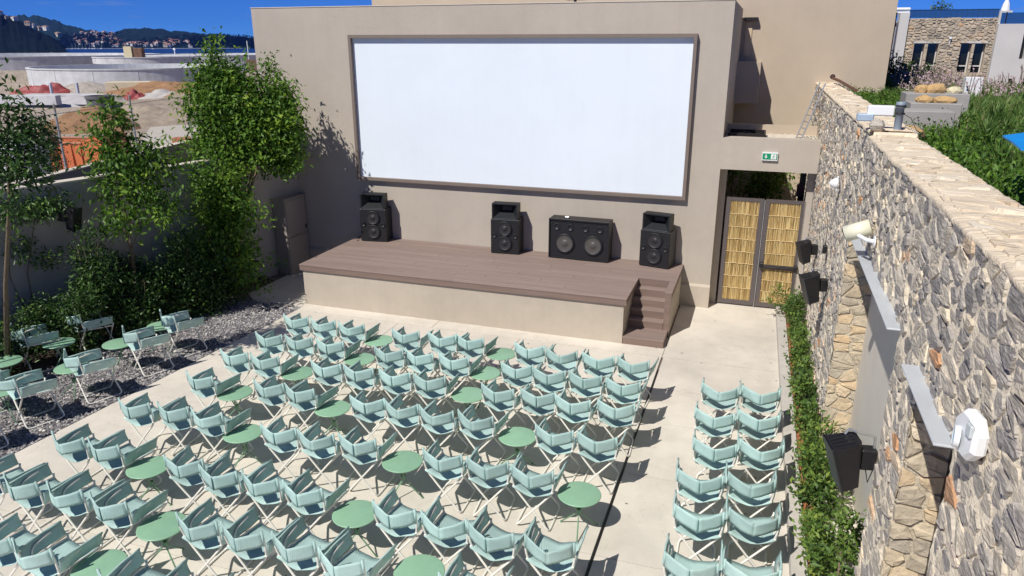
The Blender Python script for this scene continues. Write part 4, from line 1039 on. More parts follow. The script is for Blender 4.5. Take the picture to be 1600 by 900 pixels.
# shrubs in the right planter
PL = [(15.0, .42, 'round green shrub at the far end of the right bed by the gate', 60, 0), (14.1, .75, 'thin tall shrub climbing the stone wall near the gate', 40, 0), (13.2, .5, 'dark green shrub, second along the right bed', 70, 0), (12.2, .55, 'leafy shrub on red soil, third along the right bed', 80, 1), (11.3, .55, 'leafy shrub, fourth along the right bed', 80, 1),
      (10.4, .6, 'shrub beside the far jamb of the grey recess', 85, 1), (9.55, .62, 'shrub in front of the grey recess sill, far part', 85, 1), (8.7, .65, 'shrub in front of the grey recess sill, middle', 90, 1), (7.8, .7, 'wide shrub with yellowish tips left of the near speaker', 110, 1), (6.95, .55, 'low bright green shrub on red soil near the lower edge', 90, 2), (6.1, .7, 'nearest full shrub under the large speaker', 110, 2), (5.3, .8, 'shrub cut by the lower edge below the stone wall', 110, 1)]
for i, (y, h, lab, ntw, k) in enumerate(PL):
    rs = random.Random(90 + i); x = 1.0 - .03 * (y > 11); h *= rs.uniform(1.0, 1.35); ntw = int(ntw * .85)
    b = (x, y, .07)
    bl = [(x + rs.uniform(.01, .09), y + rs.uniform(-.12, .12), .07 + h * f, .105, .25, h * .2, ntw / 4.2) for f in (.25, .55, .82)]
    if 5.8 < y < 9.3: bl += [(1.22 + rs.uniform(-.06, .1), y + rs.uniform(-.3, .3), .5 + rs.uniform(0, .45), .12, .2, .16, 16) for _ in range(2)]
    bl += [(x + rs.uniform(-.14, .06), y + rs.uniform(-.4, .4), .07 + h * rs.uniform(.6, 1.3), .07, .09, .12, 6) for _ in range(6)]
    tree('bed_shrub', lab, b, limbs(b, [(x + rs.uniform(-.1, .08), y + rs.uniform(-.25, .25), .05 + h * rs.uniform(.8, 1.05)) for _ in range(5)], .1, .007, i), bl, leafC, .080, 'shrub', 'shrubs in the bed by the stone wall', per=11, twig=.055, tone_mu=[.44, .52, .58][k], tone_sd=.19, down=-.25)
tree('gate_sprig', 'small leafy sprig sticking out in front of the reed gate', (.80, 15.35, .07), [([Vector((.80, 15.35, .07)), Vector((.66, 15.3, .45)), Vector((.56, 15.3, .75))], (.008, .004))], [(.60, 15.3, .68, .09, .09, .12, 9), (.74, 15.3, .35, .12, .1, .1, 9), (.5, 15.3, .45, .06, .05, .05, 4)], leafC, .075, 'plant', per=8, twig=.05, tone_mu=.6)
t = thing('leaning_cane', 'thin dark cane leaning up through the near shrubs', 'cane', (.98, 5.3, .1)); MB().tube([(0, 0, 0), (.04, .5, .5), (.10, 1.0, .95)], .009, 6).build('cane', bark_m, t)
# bushes behind the gate
tree('courtyard_bush', 'green bush seen over the top of the reed gate', (.20, 19.1, 0), limbs((.20, 19.1, 0), [(.3, 19.1, 2.6), (.0, 19.1, 2.4), (.5, 19.2, 2.7)], .8, .03, 4), [(.30, 19.0, 2.35, .35, .3, .4, 60), (.62, 19.0, 2.6, .16, .2, .35, 24), (.0, 19.0, 2.1, .4, .3, .3, 50), (-.6, 19.0, 2.3, .2, .2, .3, 22), (.2, 19, 1.5, .6, .4, .6, 60)], leafA, .11, 'bush', per=12, twig=.12, tone_mu=.55)
tree('courtyard_sapling', 'thin sapling against the cream wall behind the gate', (-.62, 19.4, 0), [([Vector((-.62, 19.4, 0)), Vector((-.60, 19.4, 3.3))], (.03, .015)), ([Vector((-.42, 19.4, 0)), Vector((-.40, 19.4, 3.4))], (.03, .015))], [(-.4, 19.4, 2.9, .12, .1, .4, 18)], leafB, .09, 'tree', per=8, twig=.08)

# a few dry leaves blown over the paving
V, F, T = [], [], []
for k in range(90):
    x, y = (rng.uniform(-9, .6), rng.uniform(4, 15)) if k % 3 else (rng.normal(.55, .15), rng.uniform(5, 15)); a = rng.uniform(0, 6.28); r = rng.uniform(.012, .03); o = len(V)
    if x > .66: continue
    V += [(x - r * math.cos(a), y - r * math.sin(a), .004), (x + r * .4 * math.sin(a), y - r * .4 * math.cos(a), .012), (x + r * math.cos(a), y + r * math.sin(a), .006), (x - r * .4 * math.sin(a), y + r * .4 * math.cos(a), .010)]; F.append((o, o + 1, o + 2, o + 3)); T.append(rng.uniform(.0, .5))
tag(np_mesh('fallen_leaves', np.array(V), np.array(F), mat('dry_leaf', (.10, .07, .04), .9), T, kind='stuff'), 'few dry leaves and specks blown over the pale paving', 'leaves')

# ================================================================== ROOF GARDEN RIGHT OF THE STONE WALL
struct(MB().box((1.585, -2, -2.5), (16, 27, 4.26)).build('garden_terrace', soil_m))
n = 42000
gx_ = 1.60 + rng.random(n) ** 1.35 * 9; gy_ = 3.2 + rng.random(n) ** 1.0 * 22.5
ok_ = (gx_ < 1.7 + gy_ * .42) & ~((gx_ > 1.9) & (gx_ < 3.0) & (gy_ > 11.6) & (gy_ < 13.2))
gx_, gy_ = gx_[ok_], gy_[ok_]; n = len(gx_)
clump = .5 + .5 * np.sin(gx_ * 2.3 + 1.3 * np.sin(gy_ * 1.1)) * np.cos(gy_ * 1.7 + gx_)
nearedge = np.clip((gx_ - 1.6) / .8, .25, 1)
hgt = (.05 + .22 * clump * rng.uniform(.4, 1.1, n)) * nearedge + .03
an = rng.uniform(0, 2 * PI, n); w = rng.uniform(.006, .014, n) * (1 + gy_ / 14)
dx, dy = np.cos(an), np.sin(an); ln = rng.normal(0, .5, (n, 2)) * hgt[:, None]
A = np.stack([gx_ - dx * w, gy_ - dy * w, np.full(n, 4.25)], 1); Bq = np.stack([gx_ + dx * w, gy_ + dy * w, np.full(n, 4.25)], 1)
Cq = np.stack([gx_ + ln[:, 0], gy_ + ln[:, 1], 4.26 + hgt], 1)
V = np.stack([A, Bq, Cq], 1).reshape(-1, 3); F = np.arange(n * 3).reshape(-1, 3)
tag(np_mesh('garden_grass', V, F, grass_m, np.clip(.30 + .35 * clump + rng.normal(0, .17, n), 0, 1), kind='stuff'), 'mixed green grass covering the roof garden behind the wall', 'grass')
# leafy ground cover close to the wall
C_, R_ = [], []
for _ in range(330):
    y = rng.uniform(3.2, 20); x = 1.66 + abs(rng.normal(0, .5)) * (1 + y / 16); C_.append((x, y, 4.30 + rng.uniform(0, .07))); R_.append((.14, .14, .05, 5))
tag(leaf_mesh('ground_cover', C_, R_, .062, leafA, kind='stuff', per=11, twig=.09, down=-.4, tone_mu=.5, tone_sd=.17), 'leafy green ground cover hugging the back of the wall coping', 'ground cover')
# spiky grass tufts
def tuft(x, y, h, nb, label, tone=.55, m=grass_m, spread=.45, z=4.26):
    a = rng.uniform(0, 2 * PI, nb); l = rng.uniform(.5, 1.05, nb) * h; sp_ = rng.uniform(.1, spread, nb) * h
    V = []; F = []; T = []
    for i in range(nb):
        c, s_ = math.cos(a[i]), math.sin(a[i]); w = .007 + .003 * y / 8; bx, by = rng.normal(0, .03, 2)
        p = [(bx + c * sp_[i] * t ** 1.8, by + s_ * sp_[i] * t ** 1.8, l[i] * (t - .18 * t * t)) for t in (0, .5, 1)]
        o = len(V); V += [(p[0][0] - s_ * w, p[0][1] + c * w, 0), (p[0][0] + s_ * w, p[0][1] - c * w, 0), (p[1][0] + s_ * w * .8, p[1][1] - c * w * .8, p[1][2]), (p[1][0] - s_ * w * .8, p[1][1] + c * w * .8, p[1][2]), (p[2][0], p[2][1], p[2][2])]
        F += [(o, o + 1, o + 2), (o, o + 2, o + 3), (o + 3, o + 2, o + 4)]; T += [min(1, max(0, rng.normal(tone, .15)))] * 3
    o = np_mesh('grass_tuft', np.array(V), np.array(F), m, T); o.location = (x, y, z)
    tag(o, label, 'grass tuft', 'taller grass tufts in the roof garden'); return o
for a_ in ((3.15, 8.9, .75, 130, 'tall spiky grass tuft at the right edge above the blue awning'), (2.62, 10.6, .5, 90, 'upright grass tuft right of the pale concrete blocks'), (3.2, 12.6, .6, 110, 'broad grass tuft between the blocks and the right edge'),
           (4.0, 13.4, .7, 120, 'dark spiky grass tuft near the right edge under the house'), (2.25, 8.4, .45, 90, 'loose grass tuft behind the wall coping near the pipe'), (2.4, 17.8, .5, 80, 'far grass tuft beside the beige building corner'), (2.9, 21.5, .7, 80, 'dark reedy tuft at the foot of the beige building'), (2.65, 7.1, .42, 100, 'green tuft just left of the blue awning')):
    tuft(*a_)
# flowering stalks
V = []; F = []; T = []
for _ in range(620):
    y = rng.uniform(19, 26); x = 1.9 + (y - 4) * rng.uniform(.07, .36); h = rng.uniform(.22, .75) * (.7 + .3 * math.sin(x * 2)); lx, ly = rng.normal(0, .08, 2); w = .008
    o = len(V); V += [(x - w, y, 4.26), (x + w, y, 4.26), (x + lx + w, y + ly, 4.26 + h), (x + lx - w, y + ly, 4.26 + h)]; F.append((o, o + 1, o + 2, o + 3)); T.append(rng.uniform(0, .4))
    for q in range(4):
        zz = 4.26 + h * rng.uniform(.6, 1.05); r = rng.uniform(.010, .024); xx = x + lx * .9 + rng.normal(0, .03)
        o = len(V); V += [(xx - r, y, zz), (xx, y - r, zz - r), (xx + r, y, zz), (xx, y + .01, zz + r)]; F.append((o, o + 1, o + 2, o + 3)); T.append(rng.uniform(.4, 1))
tag(np_mesh('flower_stalks', np.array(V), np.array(F), flower_m, T, kind='stuff'), 'haze of pinkish flowering stalks in front of the stone house', 'flowers')
# stepped concrete blocks with boulders
def block(a, b, label): 
    o = MB().bbox((0, 0, 0), (b[0] - a[0], b[1] - a[1], b[2] - a[2]), .01).build('concrete_block', conc_d); o.location = a; tag(o, label, 'block', 'concrete blocks in the roof garden'); return o
block((1.86, 11.75, 4.0), (2.50, 12.25, 4.60), 'nearest wide concrete block behind the grey pipe'); block((2.12, 12.9, 4.1), (2.82, 13.4, 4.63), 'middle concrete block carrying two sandstone boulders'); block((2.35, 14.9, 4.1), (3.35, 15.5, 4.66), 'farthest concrete block carrying three sandstone boulders')
def boulder(x, y, z, rx, ry, rz, label, rot=0):
    rs = random.Random(int(x * 1000)); bm = bmesh.new(); bmesh.ops.create_icosphere(bm, subdivisions=2, radius=1)
    for v in bm.verts:
        k = 1 + .16 * math.sin(v.co.x * 4 + x) * math.cos(v.co.y * 5 + y) + rs.uniform(-.07, .07); v.co = Vector((v.co.x * rx * k, v.co.y * ry * k, max(v.co.z * rz * k, -rz * .55)))
    me = bpy.data.meshes.new('boulder'); bm.to_mesh(me); bm.free(); me.materials.append(sandstone); o = bpy.data.objects.new('boulder', me); COL.objects.link(o)
    o.location = (x, y, z + rz * .5); o.rotation_euler = (0, 0, rot); tag(o, label, 'boulder', 'sandstone boulders on the garden blocks')
boulder(2.33, 13.1, 4.63, .13, .10, .075, 'reddish boulder at left on the middle block'); boulder(2.60, 13.1, 4.63, .19, .11, .07, 'long yellow boulder at right on the middle block')
boulder(2.62, 15.15, 4.66, .12, .1, .10, 'left boulder on the farthest block'); boulder(2.84, 15.15, 4.66, .17, .12, .11, 'big middle boulder on the farthest block'); boulder(3.14, 15.15, 4.66, .13, .1, .08, 'right boulder on the farthest block')
boulder(1.72, 10.5, 4.34, .20, .30, .12, 'pale cream rock slab behind the grey pipe', .2)
bpy.data.objects['boulder.005'].data.materials[0] = mat('cream_rock', (.62, .56, .38), .85, var=.15, vscale=9, bump=.02, bscale=20)
# blue awning corner at the right edge
t = thing('blue_parasol', 'bright blue canopy corner poking in at the right edge', 'parasol', (2.2, 6.2, 4.26))
bl_m = mat('blue_canopy', (.01, .30, .80), .6, transl=.15)
mb = MB(); mb.sheet([[(-.52, .13, .59), (-.3, .35, .60), (.2, .85, .62)], [(-.55, -.2, .59), (-.1, .1, .66), (.3, .3, .68)], [(-.60, -.62, .585), (-.2, -.66, .60), (.3, -.7, .62)]], .012)
mb.build('canopy', bl_m, t); MB().tube([(.2, .1, 0), (.2, .1, .66)], .02, 8).build('pole', alu, t)

# ================================================================== HOUSES RIGHT IN THE DISTANCE
house_st = mat('house_rubble', (.45, .38, .30), .9, var=.28, vscale=5, bump=.04, bscale=6,
               tone=[(0, (.30, .27, .23)), (.5, (.46, .39, .31)), (.85, (.56, .48, .38)), (1, (.55, .36, .20))])
white_wall = mat('pale_house_wall', (.58, .57, .56), .85, var=.04, vscale=1, stain=.05)
hs = thing('stone_house', 'two storey rubble stone house with paired tall dark windows', 'house', (6.62, 45, 0))
wins = [(.50, 2.9 + 1.1, 0), (1.43, 4.0, 0), (3.92 - .05, 4.0, 0), (4.80, 4.0, 0)]
def hole_wall(mb, x0, x1, z0, z1, holes, y0, y1):
    xs_ = sorted({x0, x1, *[h[0] for h in holes], *[h[1] for h in holes]}); zs_ = sorted({z0, z1, *[h[2] for h in holes], *[h[3] for h in holes]})
    for a, b in zip(xs_[:-1], xs_[1:]):
        for c, d_ in zip(zs_[:-1], zs_[1:]):
            mx_, mz = (a + b) / 2, (c + d_) / 2
            if not any(h[0] < mx_ < h[1] and h[2] < mz < h[3] for h in holes): mb.box((a, y0, c), (b, y1, d_))
Wn = [(.45, .95, 4.05, 5.50), (1.10, 1.60, 4.05, 5.50), (2.62, 3.12, 4.05, 5.50), (3.25, 3.75, 4.05, 5.50), (2.55, 3.55, 1.7, 3.35)]
mb = MB(); hole_wall(mb, 0, 4.05, -2.5, 6.72, Wn, 0, .4); mb.build('front_wall', mat('house_mortar', (.44, .37, .28), .95, var=.2, vscale=6), hs)
MB().box((0, .4, -2.5), (.35, 8, 6.72)).box((3.7, .4, -2.5), (4.05, 8, 6.72)).box((0, .4, 6.4), (4.05, 8, 6.6)).build('wall_body', white_wall, hs)
rest = MB(); cl = stone_cells(0, 4.05, 2.2, 6.70, .26, .13, holes=Wn)
for c in cl: stone_add(rest, c, lambda u, v, h: (u, -h, v), gap=.018, proud=(.02, .05))
rest.build('facing_stones', house_st, hs, kind='stuff')
for (a, b, c, d_) in Wn:
    wf = MB().box((a - .06, -.03, d_), (b + .06, .02, d_ + .10)).box((a, .30, c), (a + .05, .36, d_)).box((b - .05, .30, c), (b, .36, d_)).box((a + .05, .30, c + .30), (b - .05, .36, c + .36)).build('window', white_wall, hs)
    MB().box((a, .36, c), (b, .39, d_)).build('pane', glassm, wf)
mb = MB(); mb.box((-.45, -.15, -2.5), (-.002, .6, 7.0)); mb.box((4.052, -.1, 5.9), (4.6, .6, 7.05)); mb.build('corner_pier', white_wall, hs)
rail = MB()
for k in range(18): rail.box((k * .24, .05, 6.72), (k * .24 + .02, .07, 7.14))
rail.box((0, .04, 7.12), (4.05, .08, 7.15)); rail.build('roof_railing', mat('blue_glass_rail', (.03, .07, .16), .15, transl=0), hs)
MB().box((0, .055, 6.75), (4.05, .062, 7.12)).build('railing_glass', mat('rail_glass', (.02, .08, .26), .25), hs)
MB().bbox((2.0, 1, 6.6), (2.6, 1.6, 7.15), .02).build('roof_box', plaster2, hs)
t = thing('roof_shrub', 'small dark shrub on the stone house roof terrace', 'plant', (8.3, 46.2, 6.6)); leaf_mesh('crown', [(0, 0, .45)], [(.4, .3, .5, 40)], .16, leafB, t, per=10, twig=.15)
t = thing('wall_lantern', 'tiny white wall lantern between the upper windows', 'lantern', (8.68, 44.9, 5.7)); MB().bbox((-.06, -.06, 0), (.06, .06, .12), .01).tube([(0, 0, 0), (0, .02, -.3)], .02).build('lantern', white_p, t)
wh = thing('white_house', 'plain pale modern house with slit windows at the right edge', 'house', (11.22, 45, 0))
Wn = [(.62, .85, 4.75, 6.0), (1.30, 1.55, 4.75, 6.0), (.35, .60, 2.4, 3.8), (1.0, 1.25, 2.4, 3.8), (1.75, 2.0, 2.4, 3.8), (2.1, 2.4, 4.75, 6.0)]
mb = MB(); hole_wall(mb, -.55, 5, -2.5, 6.42, Wn, -.35, 0.05); mb.build('front_wall', white_wall, wh)
MB().box((-.55, .05, -2.5), (-.2, 8, 6.42)).box((-.2, .4, 6.2), (5, 8, 6.40)).build('wall_body', white_wall, wh)
for (a, b, c, d_) in Wn:
    wf = MB().box((a, -.05, c), (a + .04, 0, d_)).build('window', darkmetal, wh); MB().box((a, .02, c), (b, .04, d_)).build('pane', glassm, wf)
MB().box((-.5, -.30, 6.42), (5, -.29, 6.95)).build('railing_glass', MATS['rail_glass'], wh)
for k in range(6): MB().box((-.3 + k * .95, -.34, 6.42), (-.26 + k * .95, -.30, 6.98)).build('rail_post', darkmetal, wh)
t = thing('closed_parasol', 'tall closed white parasol on the roof terrace', 'parasol', (11.05, 45.6, 6.3))
MB().tube([(0, 0, 0), (.02, 0, 1.5)], .03).build('pole', white_p, t)
mb = MB(); mb.lathe([(.10, .2), (.17, .45), (.20, .8), (.16, 1.05), (.05, 1.35), (.0, 1.5)], 9); mb.build('folded_canopy', white_p, t)
t = thing('pergola', 'dark steel pergola frame beside the beige building', 'pergola', (6.05, 45, 0)); MB().box((-.35, -.3, -2.5), (-.05, 0, 7.0)).box((-1.6, -.3, 6.75), (-.05, 0, 7.03)).box((-.5, -.35, 4.2), (-.35, 0, 5.0)).build('frame', darkmetal, t)
t = thing('roof_canopy', 'small white canopy on the terrace beside the pergola', 'canopy', (6.0, 46, 7.0)); MB().bbox((.0, 0, 0), (1.05, 1.5, .10), .03).bbox((.05, 0, .15), (.8, 1.2, .3), .05).build('canopy', white_p, t)
t = thing('garden_retaining_wall', 'low dark retaining wall with planting at the beige building corner', 'wall', (3.2, 25.5, 4.0)); MB().box((0, 0, 0), (1.6, .3, .62)).build('wall_body', mat('dark_block', (.075, .06, .07), .9, var=.2), t)
tree('corner_bush', 'green bush at the foot of the pergola', (3.7, 26.3, 4.26), [([Vector((3.7, 26.3, 4.2)), Vector((3.7, 26.3, 5.0))], (.02, .01))], [(3.75, 26.2, 4.75, .35, .3, .3, 50), (4.35, 26.2, 4.6, .5, .3, .22, 60), (3.35, 26.2, 4.7, .25, .3, .5, 40)], leafC, .12, 'bush', per=12, twig=.12, tone_mu=.3)
t = thing('white_planter', 'white block planter standing in the garden before the stone house', 'planter', (4.6, 20.5, 4.26)); MB().bbox((-.18, -.15, 0), (.18, .15, .48), .01).build('planter_box', white_p, t)
# neighbouring ground behind the right garden
struct(MB().box((2.7, 27.2, -2.5), (40, 60, 2.6)).build('upper_ground', soil_m))

# ================================================================== CONSTRUCTION SITE ON THE LEFT
ZS = -2.4
def ring(label, px, dist, rad, ztop, zbot=-3, th=.5, ztop_in=None, m=conc, a0=0, disc=None, name='concrete_ring_wall'):
    c = polar(px, dist); t = thing(name, label, 'structure', (c.x, c.y, 0), 0, 'circular concrete shells on the building site')
    seg = 96; V = []; F = []
    prof = [(rad, zbot), (rad, ztop - .25), (rad + .12, ztop - .25), (rad + .12, ztop), (rad - th, ztop), (rad - th, zbot)]
    MB().lathe(prof, seg).build('ring_wall', m, t)
    if disc is not None: MB().lathe([(0, disc), (rad - th, disc)], seg).build('inner_floor', m, t)
    for k in range(0, seg, 6):
        a = 2 * PI * k / seg; x, y = math.cos(a) * (rad + .01), math.sin(a) * (rad + .01)
        MB().tube([(x, y, zbot + .6), (x, y, ztop - .3)], .03, 4).build('formwork_joint', mat('conc_joint', (.36, .36, .38), .9), t)
    return t
ring('nearest big circular concrete wall on the building site', 208, 181, 20, .92, disc=-2.2)
ring('long low circular concrete wall behind at the left edge', 10, 290, 44, 2.1, disc=.9)
ring('small pale circular concrete roof under the yellow booth', 222, 240, 13, 1.95, disc=1.6, zbot=.2)
ring('wide circular concrete slab farthest behind the trees', 330, 264, 26, 2.2, disc=1.9)
c = polar(205, 230, 1.7); t = thing('site_booth', 'small yellowish booth with a brown crate on the concrete roof', 'booth', c, YAW); MB().box((-1.9, -1, 0), (.2, 1, 3.0)).build('booth_body', mat('booth_cream', (.62, .55, .36), .8), t); MB().bbox((.4, -.8, .0), (3.0, .8, 2.6), .2).build('crate', mat('booth_brown', (.16, .09, .06), .9, var=.5, vscale=1), t)
t = thing('lamp_post', 'slim white lamp post by the shore behind the concrete roofs', 'lamp post', polar(271, 250, 1.0)); MB().tube([(0, 0, 0), (0, 0, 3.0)], .13, 6).bbox((-.35, -.2, 2.6), (.35, .2, 3.1), .05).build('post', white_p, t)
t = thing('lamp_post', 'slim white lamp post just left of the screen wall', 'lamp post', polar(386, 210, -.5)); MB().tube([(0, 0, 0), (0, 0, 6.6)], .10, 6).bbox((-.4, -.2, 0), (.4, .2, 1.4), .05).build('post', white_p, t)
t = thing('brown_hut', 'small brown hut beside the screen wall edge', 'hut', polar(393, 205, -1)); MB().box((-1.6, -1, 0), (1.6, 1, 2.6)).build('hut_body', mat('hut_brown', (.13, .08, .06), .9), t)
t = thing('stone_revetment', 'pale rubble revetment left of the circular wall', 'wall', polar(12, 200), YAW); MB().box((-26, 0, -3), (6.5, 2, -.25)).build('wall_body', mat('pale_rubble', (.42, .37, .30), .9, var=.3, vscale=.9, bump=.2, bscale=1.2), t)

def mound(name, label, px, dist, w, dpt, h, m, rough=.16, z=ZS, seed=0, pk=1.3):
    rs = np.random.default_rng(seed); c = polar(px, dist, z); n = 26; V = []; 
    ph = rs.uniform(0, 6, 8)
    for j in range(n):
        for i in range(n):
            u, v = -1 + 2 * i / (n - 1), -1 + 2 * j / (n - 1); r = math.hypot(u, v)
            k = max(0, 1 - r ** pk) + .25 * max(0, 1 - math.hypot(u - .45, v) * 2.2)
            zz = h * k * (1 + rough * (math.sin(u * 7 + ph[0]) * math.cos(v * 6 + ph[1]) + .6 * math.sin(u * 15 + ph[2]) * math.sin(v * 13 + ph[3]))) + (rs.normal() * rough * .22 * h if k > .02 else -.3)
            V.append((u * w, v * dpt, zz))
    F = np.array([(j * n + i, j * n + i + 1, (j + 1) * n + i + 1, (j + 1) * n + i) for j in range(n - 1) for i in range(n - 1)])
    o = np_mesh(name, np.array(V), F, m, smooth=False); o.location = c; o.rotation_euler = (0, 0, YAW + .4); tag(o, label, 'mound', 'heaps of earth and rubble on the building site'); return o
mound('earth_mound', 'long brown earth heap in front of the circular wall', 250, 138, 11, 4, 1.9, brown_earth, seed=1)
mound('earth_mound', 'grey rubble heap left of the wooden formwork', 117, 150, 5.5, 4, 1.5, grey_heap, seed=2)
mound('earth_mound', 'orange brown heap just above the orange skip', 118, 84, 4.6, 3.4, 1.9, brown_earth, seed=3)
mound('earth_mound', 'pale grey gravel heap in the middle of the site', 243, 118, 4.2, 3, 1.6, mat('light_gravel', (.48, .46, .44), .95, var=.12, vscale=2, bump=.05), seed=4)
mound('earth_mound', 'dark brown heap beside the pale gravel heap', 276, 114, 4.4, 3, 1.6, brown_earth, seed=5)
mound('earth_mound', 'broad furrowed grey brown bank above the site road', 238, 94, 12, 11, 1.9, mat('furrowed_bank', (.34, .28, .22), .95, var=.4, vscale=.8, bump=.15, bscale=2), seed=6, pk=2.0)
mound('earth_mound', 'small stony heap between slab and slender tree', 148, 118, 3.4, 2.6, 1.3, grey_heap, seed=7)
mound('earth_mound', 'low pale dust heap left of the middle slabs', 95, 120, 6, 4, .9, mat('pale_dust', (.46, .45, .46), .95, var=.1, vscale=1), seed=8)
# pale haul road
a, b = polar(245, 44, ZS + .17), polar(330, 72, ZS + .17)
struct(MB().add([polar(170, 58, ZS + .22), polar(330, 52, ZS + .22), polar(330, 82, ZS + .22), polar(215, 80, ZS + .22)], [(0, 1, 2, 3)]).build('haul_road', mat('road_dust', (.50, .46, .41), .95, var=.12, vscale=.6, bump=.03, bscale=4)))
struct(MB().add([polar(-60, 38, ZS + .20), polar(175, 36, ZS + .20), polar(170, 58, ZS + .20), polar(-60, 60, ZS + .20)], [(0, 1, 2, 3)]).build('yard_paving', mat('yard', (.46, .42, .37), .95, var=.12, vscale=.6)))
def slab_at(label, px, dist, w, dp, h, z, m=conc, cat='slab', name='concrete_slab', rz=0.0, grp='concrete slabs on the building site'):
    c = polar(px, dist, z); o = MB().bbox((-w / 2, -dp / 2, 0), (w / 2, dp / 2, h), .03).build(name, m); o.location = c; o.rotation_euler = (0, 0, YAW + rz); tag(o, label, cat, grp); return o
slab_at('long pale slab lying across the middle of the site', 84, 118, 7, 2.0, .2, ZS + .1)
slab_at('upper pale slab edge below the grey rubble heap', 90, 136, 12, 1.6, .35, ZS + .1)
slab_at('pale wall strip left of the circular wall base', 20, 118, 9, 1.2, 1.2, ZS + .2)
slab_at('concrete slab behind the dark brown heap', 262, 124, 8, 2, .8, ZS)
slab_at('light timber formwork box before the circular wall', 197, 142, 7.5, 4, 1.7, ZS + .1, mat('formwork_timber', (.62, .55, .40), .8, var=.08, vscale=1), 'formwork', 'timber_formwork', .25, 'timber formwork on the site')
c = polar(141, 90, ZS); t = thing('concrete_pipe', 'dark upright concrete pipe section beside the slender tree', 'pipe', c); MB().lathe([(1.3, 0), (1.3, 2.4), (1.4, 2.4), (1.4, 2.7), (1.1, 2.7), (1.1, .5)], 24).build('pipe_body', mat('dark_concrete', (.12, .12, .14), .9, var=.2, vscale=1), t)
for i, (px, d_, w, lab) in enumerate(((52, 148, 5.2, 'red tarpaulin heap under the circular wall at left'), (196, 120, 2.2, 'small red tarpaulin scrap by the dark hollow'))):
    o = mound('red_tarpaulin', lab, px, d_, w, 1.6, 1.3, red_tarp, rough=.4, seed=20 + i); o['category'] = 'tarpaulin'; o['group'] = 'red tarpaulins on the site'
for i, px in enumerate((108, 66)):
    t = thing('site_stake', ['pale plastic stake in front of the grey rubble heap', 'pale plastic stake beside the red tarpaulin'][i], 'stake', polar(px, 140, ZS)); MB().tube([(0, 0, 0), (0, 0, 1.9)], .22, 8).build('stake', mat('stake_blue', (.5, .55, .66), .6), t)
# orange skip
c = polar(92, 53, ZS + .2); sk = thing('orange_skip', 'long orange waste skip with ribbed sides behind the wire fence', 'skip', c, YAW - R(4))
L_, Wd, Hh = 2.15, 1.1, 2.0
mb = MB(); V = [(-L_, -Wd, 0), (L_ * .62, -Wd, 0), (L_ * .62, Wd, 0), (-L_, Wd, 0), (-L_ - .1, -Wd - .12, Hh), (L_ * .5, -Wd - .12, Hh), (L_ * .5, Wd + .12, Hh), (-L_ - .1, Wd + .12, Hh)]
mb.add(V, [(0, 3, 2, 1), (0, 1, 5, 4), (2, 3, 7, 6), (3, 0, 4, 7), (1, 2, 6, 5)]); mb.build('hopper', orange_m, sk)
mb = MB(); mb.add([(L_ * .5, -Wd - .12, 0), (L_ * 1.15, -Wd - .12, 0), (L_ * 1.15, -Wd - .12, 2.35), (L_ * .86, -Wd - .12, 2.45), (L_ * .5, -Wd - .12, Hh)], [(0, 1, 2, 3, 4)])
mb.add([(L_ * .5, Wd + .12, 0), (L_ * 1.15, Wd + .12, 0), (L_ * 1.15, Wd + .12, 2.35), (L_ * .86, Wd + .12, 2.45), (L_ * .5, Wd + .12, Hh)], [(4, 3, 2, 1, 0)]); mb.box((L_ * 1.13, -Wd - .11, 0), (L_ * 1.15, Wd + .11, 2.35)); mb.build('raised_end', orange_m, sk)
MB().box((-L_ - .16, -Wd - .2, Hh - .02), (L_ * .5, -Wd - .08, Hh + .07)).box((-L_ - .16, Wd + .08, Hh - .02), (L_ * .5, Wd + .2, Hh + .07)).box((-L_ - .2, -Wd - .07, Hh - .02), (-L_ - .08, Wd + .07, Hh + .07)).build('top_rim', mat('orange_rim', (.66, .30, .18), .5), sk)
for k in range(6):
    x = -L_ + .1 + k * .58; MB().box((x, -Wd - .16, .08), (x + .12, -Wd - .02, Hh - .05)).build('rib', orange_m, sk)
MB().box((-L_, -Wd - .05, -.12), (L_, Wd, .05)).build('skid', darkmetal, sk)
# pale site cabins at the left edge
cw = mat('cabin_white', (.60, .62, .66), .6, var=.06, vscale=1)
c = polar(-22, 47, ZS); t = thing('site_cabin', 'pale grey site cabin with a dark door at the left edge', 'cabin', c, YAW - R(8))
MB().box((-2.2, -1, .1), (1.5, 1, 3.0)).build('cabin_body', cw, t); MB().box((-.42, -1.03, .2), (.35, -1.002, 2.6)).build('door', darkmetal, t)
for x in (-1.9, -1.3, .55, 1.0): MB().box((x, -1.03, .12), (x + .05, -1.002, 2.45)).build('panel_joint', mat('cabin_joint', (.35, .37, .4), .7), t)
t = thing('blue_bucket', 'small dark blue crate on the ground below the skip', 'crate', polar(112, 50, ZS + .2)); MB().bbox((-.25, -.2, 0), (.25, .2, .3), .03).build('crate', mat('navy_plastic', (.03, .04, .14), .5), t)
tree('cypress_sapling', 'narrow dark conifer beside the site cabin behind the fence', tuple(polar(50, 40, ZS)), [([polar(50, 40, ZS), polar(50, 40, 1.4)], (.06, .02))], [(*polar(48, 40, z_), .38, .38, .5, 50) for z_ in (-1.9, -1.2, -.5, .2, .9, 1.5)], leafB, .13, per=12, twig=.13, tone_mu=.3, inner=.2)
for i, (px, d_, s_) in enumerate(((240, 60, 1.5), (268, 66, 1.3))):
    t = thing('brick_pallet', ['low stack of red tiles by the haul road', 'short stack of red tiles beyond the fence'][i], 'pallet', polar(px, d_, ZS + .22), .3); 
    for k in range(4): MB().box((-.7 * s_, -.4, .1 * k), (.7 * s_ - .1 * k, .4, .1 * k + .09)).build('tile_layer', mat('terracotta', (.42, .16, .09), .9), t)
